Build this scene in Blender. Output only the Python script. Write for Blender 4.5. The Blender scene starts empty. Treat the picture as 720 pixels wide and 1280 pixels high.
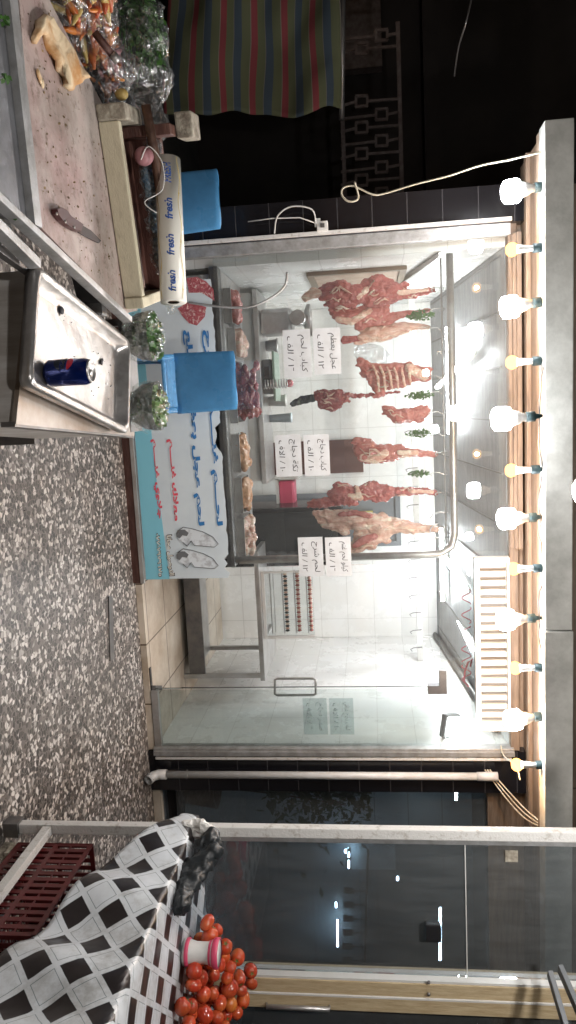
import bpy, bmesh, math, random, re
from mathutils import Vector, Matrix, Euler, noise
R = math.radians
rnd = random.Random(7)
sc = bpy.context.scene
COL = sc.collection

# ------------------------------------------------------------------ camera
FPX = 930.0
CAM = Vector((0, 0, 1.7))
pi_, ya, ro = R(6.5), R(8.1), R(-1.94)
fw = Vector((math.sin(ya)*math.cos(pi_), math.cos(ya)*math.cos(pi_), -math.sin(pi_)))
rt = Vector((math.cos(ya), -math.sin(ya), 0)); up = rt.cross(fw)
r2 = rt*math.cos(ro)+up*math.sin(ro); up2 = -rt*math.sin(ro)+up*math.cos(ro)
cd = bpy.data.cameras.new('camera'); cam = bpy.data.objects.new('camera', cd); COL.objects.link(cam)
cd.sensor_fit = 'VERTICAL'; cd.sensor_height = 36; cd.lens = FPX/1280*36; cd.clip_start = .02; cd.clip_end = 500
M = Matrix((up2, -r2, -fw)).transposed().to_4x4(); M.translation = CAM
cam.matrix_world = M
sc.camera = cam

def P(x, y, ax, val):
    """world point on the plane ax = val seen at photograph point (x, y)"""
    d = r2*(y-640)+up2*(x-360)+fw*FPX
    k = 'xyz'.index(ax); t = (val-CAM[k])/d[k]
    return CAM+d*t
def S(px, p):                       # size in metres of px pixels at point p
    return px*(Vector(p)-CAM).dot(fw)/FPX

# ------------------------------------------------------------------ materials
def nt(name):
    m = bpy.data.materials.new(name); m.use_nodes = True
    t = m.node_tree; b = t.nodes['Principled BSDF']
    return m, t, b
def N(t, ty, **kw):
    n = t.nodes.new(ty)
    for k, v in kw.items():
        if k.startswith('i_'):
            k = k[2:]; n.inputs[int(k) if k.isdigit() else k.replace('_', ' ')].default_value = v
        else: setattr(n, k, v)
    return n
def L(t, a, b): t.links.new(a, b)
def c4(c): return (c[0], c[1], c[2], 1)
def ramp(t, fac, stops, interp='LINEAR'):
    r = t.nodes.new('ShaderNodeValToRGB'); r.color_ramp.interpolation = interp
    e = r.color_ramp.elements
    while len(e) < len(stops): e.new(.5)
    for k, (p, c) in enumerate(stops): e[k].position = p; e[k].color = c4(c)
    if fac is not None: L(t, fac, r.inputs[0])
    return r
def bump(t, b, h, s, d=.01):
    n = N(t, 'ShaderNodeBump', i_Strength=s, i_Distance=d); L(t, h, n.inputs['Height']); L(t, n.outputs[0], b.inputs['Normal'])
def mat(name, c, rough=.5, metal=0, c2=None, sc_=6, bs=.0, bsc=None, rv=.0, spec=None, coat=0, stretch=None, lo=.35, hi=.65, sss=0):
    m, t, b = nt(name)
    b.inputs['Base Color'].default_value = c4(c); b.inputs['Roughness'].default_value = rough; b.inputs['Metallic'].default_value = metal
    if coat: b.inputs['Coat Weight'].default_value = coat; b.inputs['Coat Roughness'].default_value = .1
    if sss: b.inputs['Subsurface Weight'].default_value = sss; b.inputs['Subsurface Scale'].default_value = .01
    tc = N(t, 'ShaderNodeTexCoord'); v = tc.outputs['Object']
    if stretch:
        mp = N(t, 'ShaderNodeMapping'); mp.inputs['Scale'].default_value = stretch; L(t, v, mp.inputs[0]); v = mp.outputs[0]
    if c2 is not None:
        n = N(t, 'ShaderNodeTexNoise', i_Scale=sc_, i_Detail=6.0, i_Roughness=.65); L(t, v, n.inputs[0])
        r = ramp(t, n.outputs[0], [(lo, c), (hi, c2)]); L(t, r.outputs[0], b.inputs['Base Color'])
    if rv:
        n3 = N(t, 'ShaderNodeTexNoise', i_Scale=sc_*1.7, i_Detail=4.0); L(t, v, n3.inputs[0])
        mr = N(t, 'ShaderNodeMapRange', i_3=rough-rv, i_4=rough+rv); L(t, n3.outputs[0], mr.inputs[0]); L(t, mr.outputs[0], b.inputs['Roughness'])
    if bs:
        n2 = N(t, 'ShaderNodeTexNoise', i_Scale=bsc or sc_*4, i_Detail=5.0); L(t, v, n2.inputs[0]); bump(t, b, n2.outputs[0], bs)
    return m
def emit(name, c, s):
    m, t, b = nt(name); b.inputs['Base Color'].default_value = (0, 0, 0, 1)
    b.inputs['Emission Color'].default_value = c4(c); b.inputs['Emission Strength'].default_value = s
    return m
def frosted(name, c, s, tr_):
    m, t, b = nt(name); t.nodes.remove(b); o = t.nodes['Material Output']
    e = N(t, 'ShaderNodeEmission', i_Color=c4(c), i_Strength=s); tr = N(t, 'ShaderNodeBsdfTransparent', i_Color=(1, 1, 1, 1)); x = N(t, 'ShaderNodeMixShader', i_0=tr_)
    L(t, e.outputs[0], x.inputs[1]); L(t, tr.outputs[0], x.inputs[2]); L(t, x.outputs[0], o.inputs[0]); return m
def glass(name, tint=(1, 1, 1), base=.05, refl=(1, 1, 1), rough=.0, grime_haze=0.03):
    m, t, b = nt(name); t.nodes.remove(b); o = t.nodes['Material Output']
    tr = N(t, 'ShaderNodeBsdfTransparent', i_Color=c4(tint)); gl = N(t, 'ShaderNodeBsdfGlossy', i_Color=c4(refl), i_Roughness=rough)
    df = N(t, 'ShaderNodeBsdfDiffuse', i_Color=(.6, .62, .62, 1))
    lw = N(t, 'ShaderNodeLayerWeight', i_Blend=.25); mr = N(t, 'ShaderNodeMapRange', i_3=base, i_4=.9)
    L(t, lw.outputs['Fresnel'], mr.inputs[0])
    ns = N(t, 'ShaderNodeTexNoise', i_Scale=9.0, i_Detail=9.0, i_Roughness=.75); tc = N(t, 'ShaderNodeTexCoord'); mpg = N(t, 'ShaderNodeMapping'); mpg.inputs['Scale'].default_value = (3, 3, .5); L(t, tc.outputs['Object'], mpg.inputs[0]); L(t, mpg.outputs[0], ns.inputs[0])
    m2 = N(t, 'ShaderNodeMapRange', i_1=.35, i_2=.7, i_3=grime_haze*.5, i_4=grime_haze*1.1); L(t, ns.outputs[0], m2.inputs[0])  # diffuse layer: grime smears plus a milky haze painted into the panes
    x1 = N(t, 'ShaderNodeMixShader'); x2 = N(t, 'ShaderNodeMixShader')
    L(t, m2.outputs[0], x1.inputs[0]); L(t, tr.outputs[0], x1.inputs[1]); L(t, df.outputs[0], x1.inputs[2])
    L(t, mr.outputs[0], x2.inputs[0]); L(t, x1.outputs[0], x2.inputs[1]); L(t, gl.outputs[0], x2.inputs[2]); L(t, x2.outputs[0], o.inputs[0])
    return m
def film_mat(name, tint=(.93, .95, .95), lo=.06, hi=.55, scale=45):
    m, t, b = nt(name); t.nodes.remove(b); o = t.nodes['Material Output']
    tr = N(t, 'ShaderNodeBsdfTransparent', i_Color=c4(tint)); gl = N(t, 'ShaderNodeBsdfGlossy', i_Color=(.97, .98, 1, 1), i_Roughness=.22); df = N(t, 'ShaderNodeBsdfDiffuse', i_Color=(.75, .78, .80, 1))
    tc = N(t, 'ShaderNodeTexCoord'); ns = N(t, 'ShaderNodeTexNoise', i_Scale=scale, i_Detail=4.0, i_Distortion=2.2); L(t, tc.outputs['Object'], ns.inputs[0])
    sb = N(t, 'ShaderNodeMath', operation='SUBTRACT', i_1=.5); L(t, ns.outputs[0], sb.inputs[0]); ab = N(t, 'ShaderNodeMath', operation='ABSOLUTE'); L(t, sb.outputs[0], ab.inputs[0])
    mr = N(t, 'ShaderNodeMapRange', i_1=.0, i_2=.05, i_3=hi, i_4=lo); L(t, ab.outputs[0], mr.inputs[0])
    bp = N(t, 'ShaderNodeBump', i_Strength=1.0, i_Distance=.03); L(t, ns.outputs[0], bp.inputs['Height']); L(t, bp.outputs[0], gl.inputs['Normal'])
    g2 = N(t, 'ShaderNodeMixShader', i_0=.25); L(t, gl.outputs[0], g2.inputs[1]); L(t, df.outputs[0], g2.inputs[2])  # diffuse white share paints highlights along the film creases
    x = N(t, 'ShaderNodeMixShader'); L(t, mr.outputs[0], x.inputs[0]); L(t, tr.outputs[0], x.inputs[1]); L(t, g2.outputs[0], x.inputs[2]); L(t, x.outputs[0], o.inputs[0])
    return m
def tile(name, c, g, w, h, plane, rough=.2, gw=.004, var=.04, off=0.0, dirt=None):
    m, t, b = nt(name); b.inputs['Roughness'].default_value = rough
    tc = N(t, 'ShaderNodeTexCoord'); sp = N(t, 'ShaderNodeSeparateXYZ'); cb = N(t, 'ShaderNodeCombineXYZ'); L(t, tc.outputs['Object'], sp.inputs[0])
    L(t, sp.outputs[plane[0]], cb.inputs[0]); L(t, sp.outputs[plane[1]], cb.inputs[1])
    br = N(t, 'ShaderNodeTexBrick', offset=off, squash=1.0)
    br.inputs['Scale'].default_value = 1; br.inputs['Brick Width'].default_value = w; br.inputs['Row Height'].default_value = h
    br.inputs['Mortar Size'].default_value = gw; br.inputs['Mortar Smooth'].default_value = .1; br.inputs['Bias'].default_value = 0
    br.inputs['Color1'].default_value = c4(c); br.inputs['Color2'].default_value = c4([q*(1-var) for q in c]); br.inputs['Mortar'].default_value = c4(g)
    L(t, cb.outputs[0], br.inputs[0]); out = br.outputs[0]
    ns = N(t, 'ShaderNodeTexNoise', i_Scale=2.2, i_Detail=8.0, i_Roughness=.7); L(t, tc.outputs['Object'], ns.inputs[0])
    mx = N(t, 'ShaderNodeMix', data_type='RGBA', blend_type='MULTIPLY'); mx.inputs[0].default_value = 1
    dr = ramp(t, ns.outputs[0], [(.3, dirt or (.93, .92, .90)), (.6, (1, 1, 1))])
    L(t, out, mx.inputs[6]); L(t, dr.outputs[0], mx.inputs[7]); L(t, mx.outputs[2], b.inputs['Base Color'])
    iv = N(t, 'ShaderNodeMath', operation='SUBTRACT', i_0=1.0); L(t, br.outputs['Fac'], iv.inputs[1]); bump(t, b, iv.outputs[0], .4, .003)
    mr = N(t, 'ShaderNodeMapRange', i_3=max(.05, rough-.1), i_4=rough+.2); L(t, ns.outputs[0], mr.inputs[0]); L(t, mr.outputs[0], b.inputs['Roughness'])
    return m

def terrazzo():
    m, t, b = nt('crazy_terrazzo')
    tc = N(t, 'ShaderNodeTexCoord')
    nz = N(t, 'ShaderNodeTexNoise', i_Scale=16.0, i_Detail=4.0); L(t, tc.outputs['Object'], nz.inputs[0])
    ad = N(t, 'ShaderNodeMix', data_type='RGBA', blend_type='LINEAR_LIGHT'); ad.inputs[0].default_value = .022
    L(t, tc.outputs['Object'], ad.inputs[6]); L(t, nz.outputs['Color'], ad.inputs[7])
    mp = N(t, 'ShaderNodeMapping'); mp.inputs['Scale'].default_value = (1, 1, 1); L(t, ad.outputs[2], mp.inputs[0])
    v1 = N(t, 'ShaderNodeTexVoronoi', i_Scale=42.0); v2 = N(t, 'ShaderNodeTexVoronoi', feature='DISTANCE_TO_EDGE', i_Scale=42.0)
    L(t, mp.outputs[0], v1.inputs[0]); L(t, mp.outputs[0], v2.inputs[0])
    sp = N(t, 'ShaderNodeSeparateColor'); L(t, v1.outputs['Color'], sp.inputs[0])
    cr = ramp(t, sp.outputs[0], [(0, (.045, .040, .037)), (.30, (.085, .075, .069)), (.54, (.17, .155, .145)), (.66, (.40, .38, .36)), (.78, (.68, .66, .63))], 'CONSTANT')
    ed = ramp(t, v2.outputs['Distance'], [(.035, (1, 1, 1)), (.10, (0, 0, 0))])
    mx = N(t, 'ShaderNodeMix', data_type='RGBA'); L(t, ed.outputs[0], mx.inputs[0]); L(t, cr.outputs[0], mx.inputs[6])
    mx.inputs[7].default_value = (.20, .18, .165, 1)
    n2 = N(t, 'ShaderNodeTexNoise', i_Scale=1.1, i_Detail=8.0, i_Roughness=.7); L(t, tc.outputs['Object'], n2.inputs[0])
    dr = ramp(t, n2.outputs[0], [(.33, (.50, .46, .43)), (.46, (.80, .77, .74)), (.60, (1, 1, 1))])
    m2 = N(t, 'ShaderNodeMix', data_type='RGBA', blend_type='MULTIPLY'); m2.inputs[0].default_value = 1
    L(t, mx.outputs[2], m2.inputs[6]); L(t, dr.outputs[0], m2.inputs[7]); L(t, m2.outputs[2], b.inputs['Base Color'])
    mr = N(t, 'ShaderNodeMapRange', i_3=.25, i_4=.6); L(t, n2.outputs[0], mr.inputs[0]); L(t, mr.outputs[0], b.inputs['Roughness'])
    bump(t, b, v2.outputs['Distance'], .25, .004)
    return m
def meat(name, dark, mid, fat, fatpos=.6, scale=16, stretch=(3, 3, .7)):
    m, t, b = nt(name)
    tc = N(t, 'ShaderNodeTexCoord'); mp = N(t, 'ShaderNodeMapping'); mp.inputs['Scale'].default_value = stretch; L(t, tc.outputs['Object'], mp.inputs[0])
    n = N(t, 'ShaderNodeTexNoise', i_Scale=scale*.55, i_Detail=9.0, i_Roughness=.68, i_Distortion=1.4); L(t, mp.outputs[0], n.inputs[0])
    r = ramp(t, n.outputs[0], [(.32, dark), (.48, mid), (fatpos, mid), (min(.98, fatpos+.05), fat)])
    v = N(t, 'ShaderNodeTexNoise', i_Scale=scale*.8, i_Detail=4.0, i_Distortion=2.5); L(t, tc.outputs['Object'], v.inputs[0])
    ab = N(t, 'ShaderNodeMath', operation='SUBTRACT', i_1=.5); L(t, v.outputs[0], ab.inputs[0]); ac_ = N(t, 'ShaderNodeMath', operation='ABSOLUTE'); L(t, ab.outputs[0], ac_.inputs[0])
    vr = ramp(t, ac_.outputs[0], [(.0, (.3, .3, .3)), (.012, (.15, .15, .15)), (.022, (0, 0, 0))])
    mx = N(t, 'ShaderNodeMix', data_type='RGBA'); L(t, vr.outputs[0], mx.inputs[0]); L(t, r.outputs[0], mx.inputs[6]); mx.inputs[7].default_value = c4(fat)
    L(t, mx.outputs[2], b.inputs['Base Color']); b.inputs['Roughness'].default_value = .27; b.inputs['Coat Weight'].default_value = .45; b.inputs['Coat Roughness'].default_value = .12
    b.inputs['Subsurface Weight'].default_value = .08; b.inputs['Subsurface Scale'].default_value = .01
    n2 = N(t, 'ShaderNodeTexNoise', i_Scale=38.0, i_Detail=6.0, i_Distortion=1.0); L(t, mp.outputs[0], n2.inputs[0]); bump(t, b, n2.outputs[0], .9, .01)
    return m
def stripes():
    m, t, b = nt('striped_awning_cloth')
    tc = N(t, 'ShaderNodeTexCoord'); sp = N(t, 'ShaderNodeSeparateXYZ'); L(t, tc.outputs['UV'], sp.inputs[0])
    md = N(t, 'ShaderNodeMath', operation='FRACT'); L(t, sp.outputs[1], md.inputs[0])
    r = ramp(t, md.outputs[0], [(0, (.20, .038, .045)), (.20, (.095, .105, .055)), (.44, (.15, .14, .12)), (.46, (.042, .062, .085)), (.70, (.095, .105, .055)), (.97, (.18, .16, .13))], 'CONSTANT')
    L(t, r.outputs[0], b.inputs['Base Color']); b.inputs['Roughness'].default_value = .9
    return m
def checks():
    m, t, b = nt('checked_oilcloth')
    tc = N(t, 'ShaderNodeTexCoord'); sp = N(t, 'ShaderNodeSeparateXYZ'); L(t, tc.outputs['UV'], sp.inputs[0])
    def mth(op, a, bb=None, v=None):
        n = N(t, 'ShaderNodeMath', operation=op); L(t, a, n.inputs[0])
        if bb is not None: L(t, bb, n.inputs[1])
        if v is not None: n.inputs[1].default_value = v
        return n.outputs[0]
    a = mth('ABSOLUTE', mth('SUBTRACT', mth('FRACT', sp.outputs[0]), v=.5)); c = mth('ABSOLUTE', mth('SUBTRACT', mth('FRACT', sp.outputs[1]), v=.5))
    mxx = mth('MAXIMUM', a, c)
    ck = N(t, 'ShaderNodeTexChecker', i_Scale=1.0); 
    par = mth('FLOORED_MODULO', mth('ADD', mth('FLOOR', sp.outputs[0]), mth('FLOOR', sp.outputs[1])), v=2.0)
    ins = mth('LESS_THAN', mxx, v=.40); ln = mth('MULTIPLY', mth('GREATER_THAN', mxx, v=.385), mth('LESS_THAN', mxx, v=.41))
    blk = mth('MULTIPLY', ins, par)
    base = N(t, 'ShaderNodeMix', data_type='RGBA'); L(t, ln, base.inputs[0]); base.inputs[6].default_value = (.62, .66, .70, 1); base.inputs[7].default_value = (.24, .29, .31, 1)
    fin = N(t, 'ShaderNodeMix', data_type='RGBA'); L(t, blk, fin.inputs[0]); L(t, base.outputs[2], fin.inputs[6]); fin.inputs[7].default_value = (.024, .020, .021, 1)
    sn = N(t, 'ShaderNodeTexNoise', i_Scale=3.5, i_Detail=9.0, i_Roughness=.75); L(t, tc.outputs['Object'], sn.inputs[0]); sr = ramp(t, sn.outputs[0], [(.34, (.55, .53, .50)), (.5, (.92, .92, .91)), (.62, (1, 1, 1))])
    st_ = N(t, 'ShaderNodeMix', data_type='RGBA', blend_type='MULTIPLY'); st_.inputs[0].default_value = 1; L(t, fin.outputs[2], st_.inputs[6]); L(t, sr.outputs[0], st_.inputs[7]); L(t, st_.outputs[2], b.inputs['Base Color']); b.inputs['Roughness'].default_value = .28
    n2 = N(t, 'ShaderNodeTexNoise', i_Scale=5.0, i_Detail=3.0); L(t, tc.outputs['Object'], n2.inputs[0]); bump(t, b, n2.outputs[0], .4, .03)
    t.nodes.remove(ck)
    return m

def tomato_mat():
    m = mat('ripe_tomato', (.50, .05, .02), .17, c2=(.56, .15, .04), sc_=9, coat=.3, lo=.42, hi=.80, rv=.08)
    t = m.node_tree; b = t.nodes['Principled BSDF']; src = b.inputs['Base Color'].links[0].from_socket
    oi = N(t, 'ShaderNodeObjectInfo'); r_ = ramp(t, oi.outputs['Random'], [(0, (.75, .7, .8)), (.5, (1, 1, 1)), (.85, (1.1, 1.5, 1.1)), (1, (1.1, 2.1, 1.2))])
    a = N(t, 'ShaderNodeMix', data_type='RGBA', blend_type='MULTIPLY'); a.inputs[0].default_value = 1; L(t, src, a.inputs[6]); L(t, r_.outputs[0], a.inputs[7]); L(t, a.outputs[2], b.inputs['Base Color'])
    return m
def board_mat():
    m = mat('stained_cutting_surface', (.44, .385, .355), .5, c2=(.40, .255, .245), sc_=2.2, bs=.3, bsc=28, lo=.42, hi=.66, rv=.15)
    t = m.node_tree; b = t.nodes['Principled BSDF']; src = b.inputs['Base Color'].links[0].from_socket
    tc = N(t, 'ShaderNodeTexCoord'); n = N(t, 'ShaderNodeTexNoise', i_Scale=34.0, i_Detail=9.0, i_Roughness=.75); L(t, tc.outputs['Object'], n.inputs[0])
    r_ = ramp(t, n.outputs[0], [(.36, (.50, .46, .42)), (.47, (1, 1, 1)), (.62, (1, 1, 1)), (.70, (1.25, 1.2, 1.15))])
    n2 = N(t, 'ShaderNodeTexNoise', i_Scale=5.0, i_Detail=7.0, i_Roughness=.7); L(t, tc.outputs['Object'], n2.inputs[0]); r3 = ramp(t, n2.outputs[0], [(.38, (.66, .63, .60)), (.55, (1, 1, 1))])
    a = N(t, 'ShaderNodeMix', data_type='RGBA', blend_type='MULTIPLY'); a.inputs[0].default_value = 1; L(t, src, a.inputs[6]); L(t, r_.outputs[0], a.inputs[7])
    c = N(t, 'ShaderNodeMix', data_type='RGBA', blend_type='MULTIPLY'); c.inputs[0].default_value = 1; L(t, a.outputs[2], c.inputs[6]); L(t, r3.outputs[0], c.inputs[7]); L(t, c.outputs[2], b.inputs['Base Color'])
    return m
MT = dict(
 terrazzo=terrazzo(), ground=mat('dark_street', (.05, .045, .04), .8, c2=(.09, .08, .07), sc_=3, bs=.3),
 floor=tile('beige_floor_tile', (.62, .55, .46), (.16, .12, .09), .45, .45, (0, 1), .35, .006, .1, dirt=(.55, .47, .38)),
 wallx=tile('white_side_tile', (.82, .825, .81), (.62, .62, .60), .5, .28, (1, 2), .22, .003, .03),
 wally=tile('white_back_tile', (.82, .825, .81), (.62, .62, .60), .5, .28, (0, 2), .22, .003, .03),
 black=tile('black_gloss_tile', (.012, .012, .015), (.05, .05, .055), .42, .22, (0, 2), .12, .003, .2),
 ceil=mat('grey_ceiling_panel', (.36, .37, .38), .5, c2=(.26, .27, .28), sc_=4, stretch=(1, 6, 1)),
 steel=mat('stainless_steel', (.56, .56, .56), .34, .72, rv=.12, sc_=5, c2=(.40, .38, .36)),
 darksteel=mat('dull_grey_steel', (.12, .12, .125), .4, .7, rv=.1, sc_=8, c2=(.2, .19, .18)),
 alu=mat('worn_aluminium', (.50, .51, .52), .45, .6, c2=(.32, .32, .31), sc_=14, bs=.2, rv=.1),
 tray=mat('scuffed_aluminium_tray', (.55, .54, .53), .33, .8, c2=(.26, .245, .235), sc_=6, bs=.7, bsc=9, rv=.14),
 whitep=mat('chipped_white_paint', (.62, .62, .60), .5, c2=(.34, .31, .27), sc_=30, bs=.3, lo=.55, hi=.75),
 white=mat('white_plastic', (.72, .72, .70), .35, c2=(.62, .61, .58), sc_=4),
 cream=mat('cream_painted_wood', (.62, .57, .42), .55, c2=(.45, .40, .28), sc_=18, bs=.3, lo=.5, hi=.8, stretch=(1, 4, 6)),
 oldwood=mat('dirty_white_wood', (.45, .42, .34), .7, c2=(.16, .13, .10), sc_=26, bs=.5),
 maroon=mat('dark_red_wood', (.075, .028, .022), .5, c2=(.13, .06, .045), sc_=9, bs=.3, stretch=(1, 6, 6)),
 stick=mat('brown_stick', (.13, .07, .045), .55, c2=(.07, .035, .025), sc_=20, bs=.3),
 board=board_mat(),
 gutter=mat('dirty_steel_gutter', (.26, .27, .29), .5, .6, c2=(.16, .16, .17), sc_=8, bs=.3),
 bread=mat('baked_flatbread', (.74, .60, .40), .8, c2=(.52, .27, .10), sc_=9, bs=.7, bsc=40, lo=.44, hi=.62),
 handle=mat('maroon_knife_handle', (.055, .010, .010), .45), blade=mat('dark_blade', (.03, .014, .013), .5, .1, c2=(.018, .01, .01), sc_=20),
 blueplastic=mat('sky_blue_plastic', (.10, .35, .68), .28, c2=(.07, .26, .53), sc_=5, rv=.1, bs=.06, bsc=60),
 canblue=mat('blue_can_metal', (.006, .022, .17), .2, .55, coat=.5), canred=mat('can_red', (.55, .02, .05), .3, .3), canwhite=mat('can_white', (.75, .75, .75), .3, .1), candark=mat('can_dark', (.008, .014, .03), .3, .2),
 ink=mat('black_ink', (.02, .02, .025), .6), blueink=mat('blue_print', (.03, .17, .42), .45), redink=mat('red_print', (.72, .09, .13), .45), lbl=mat('label_blue', (.04, .12, .42), .4),
 gold=mat('gold_wave_print', (.62, .48, .16), .4), rollp=mat('glossy_white_card', (.78, .77, .70), .3),
 paper=mat('white_card', (.62, .65, .67), .6, c2=(.52, .54, .55), sc_=8), faded=glass('see_through_faded_card', (.86, .90, .90), .03, grime_haze=.02),
 banner=mat('banner_vinyl', (.62, .70, .74), .35, c2=(.56, .64, .69), sc_=5), cyan=mat('banner_cyan', (.22, .56, .69), .35), bannergrey=mat('sheep_print', (.42, .45, .48), .5, c2=(.64, .70, .74), sc_=14, lo=.38, hi=.5), bannerdark=mat('sheep_dark', (.10, .10, .11), .5),
 mince=meat('minced_meat', (.22, .03, .04), (.42, .10, .12), (.70, .50, .48), .55, 60, (1, 1, 1)),
 meatred=meat('red_meat', (.26, .045, .042), (.52, .17, .145), (.70, .42, .35), .63),
 meatdark=meat('dark_red_meat', (.20, .03, .032), (.43, .11, .10), (.66, .40, .34), .66),
 meatpale=meat('pale_fatty_meat', (.54, .23, .18), (.74, .48, .38), (.84, .70, .57), .52, 9),
 offal=meat('offal', (.10, .02, .03), (.32, .06, .06), (.62, .42, .34), .58, 30, (1, 1, 1)),
 chicken=meat('marinated_chicken', (.55, .24, .10), (.70, .38, .20), (.82, .60, .42), .6, 45, (1, 1, 1)),
 leaf=mat('green_leaf', (.035, .10, .02), .45, c2=(.07, .17, .035), sc_=30), leafl=mat('light_herb', (.10, .20, .06), .45, c2=(.20, .30, .10), sc_=30), leafd=mat('dark_herb', (.02, .055, .015), .5, c2=(.05, .10, .03), sc_=30), leafn=mat('night_foliage', (.035, .07, .03), .6, c2=(.07, .11, .05), sc_=12),
 film=film_mat('crinkled_clear_film', lo=.10, hi=.6, scale=30), film3=film_mat('stretched_bowl_film', (.97, .99, .99), .03, .42, 18), film2=film_mat('thick_clear_bag', (.93, .95, .95), .13, .6, 11),
 glass=glass('clear_glass', (.97, .985, .98), .035, grime_haze=.05), glassg=glass('greenish_glass', (.95, .98, .972), .035, grime_haze=.03), glassd=glass('dark_shop_glass', (.66, .71, .74), .03, grime_haze=.10), bowl=glass('bowl_glass', (.93, .96, .95), .08, rough=.03),
 tomato=tomato_mat(), stem=mat('dry_green_stem', (.10, .14, .03), .6),
 crate=mat('dark_red_plastic', (.11, .014, .015), .4, c2=(.065, .011, .011), sc_=12), checks=checks(), stripes=stripes(),
 blackbag=mat('black_bin_plastic', (.016, .02, .023), .42, bs=.5, bsc=7), pink=mat('pink_plastic', (.62, .07, .15), .35),
 soffit=mat('tan_soffit_board', (.27, .20, .145), .6, c2=(.14, .105, .08), sc_=9, bs=.3, stretch=(.4, 4, 4)), beam=mat('grey_concrete_beam', (.62, .62, .58), .8, c2=(.38, .38, .35), sc_=3.5, bs=.5),
 yellow=mat('aged_yellow_wood', (.60, .49, .31), .6, c2=(.44, .33, .19), sc_=16, bs=.3, stretch=(5, 5, .6)),
 pvc=mat('grey_white_pipe', (.55, .56, .56), .35, c2=(.45, .45, .44), sc_=8), wire=mat('cream_cable', (.48, .44, .34), .5), teal=mat('teal_lampholder', (.018, .042, .046), .6), wwire=mat('white_cable', (.6, .6, .58), .5),
 led=emit('cool_bulb_glow', (.93, .96, 1), 125), warm=frosted('warm_frosted_globe', (1, .50, .13), 4.6, .32), tube=emit('tube_glow', (.95, .98, 1), 105), flood=emit('flood_glow', (.95, 1, .97), 60), dim=emit('far_tube_glow', (.8, .92, 1), 60), big=emit('overhead_bulb_glow', (1, .95, .91), 620),
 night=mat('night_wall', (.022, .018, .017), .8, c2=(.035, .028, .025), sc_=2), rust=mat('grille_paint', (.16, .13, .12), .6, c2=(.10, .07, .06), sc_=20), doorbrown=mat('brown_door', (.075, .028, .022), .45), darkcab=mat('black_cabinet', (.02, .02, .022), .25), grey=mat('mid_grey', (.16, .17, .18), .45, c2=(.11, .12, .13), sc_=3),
 louvre=mat('off_white_louvre', (.60, .57, .51), .5), slot=mat('slot_grey', (.26, .24, .22), .7), orange=mat('pickled_pepper', (.48, .20, .07), .35, c2=(.42, .08, .03), sc_=14), orange2=mat('red_pepper_strip', (.45, .06, .025), .3, c2=(.62, .24, .05), sc_=14), yellowf=mat('yellow_pickle', (.52, .38, .13), .35), scrap=mat('food_scrap', (.10, .07, .035), .6, c2=(.35, .25, .12), sc_=40),
 woodframe=mat('brown_picture_frame', (.16, .12, .08), .5), photo=mat('faded_poster', (.45, .35, .27), .5, c2=(.30, .20, .15), sc_=7), yel=mat('yellow_edge', (.45, .40, .08), .5), green=mat('pale_green_plastic', (.24, .32, .26), .35), bluewrap=mat('blue_printed_wrap', (.12, .30, .50), .4, c2=(.45, .50, .52), sc_=40), pinkskin=mat('pink_onion', (.42, .20, .22), .4), cartbody=mat('brushed_cart_side', (.62, .61, .59), .42, .35, c2=(.40, .37, .34), sc_=5, rv=.15, stretch=(4, 4, .6)), cartsteel=mat('greasy_cart_steel', (.36, .33, .30), .38, .45, c2=(.22, .17, .13), sc_=4, rv=.15, bs=.15, stretch=(1, 1, 3)), bluegrey=tile('blue_grey_wall_tile', (.30, .34, .37), (.14, .15, .16), .6, .4, (0, 2), .3), redpaint=mat('red_spray_paint', (.60, .06, .10), .6),
)

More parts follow.
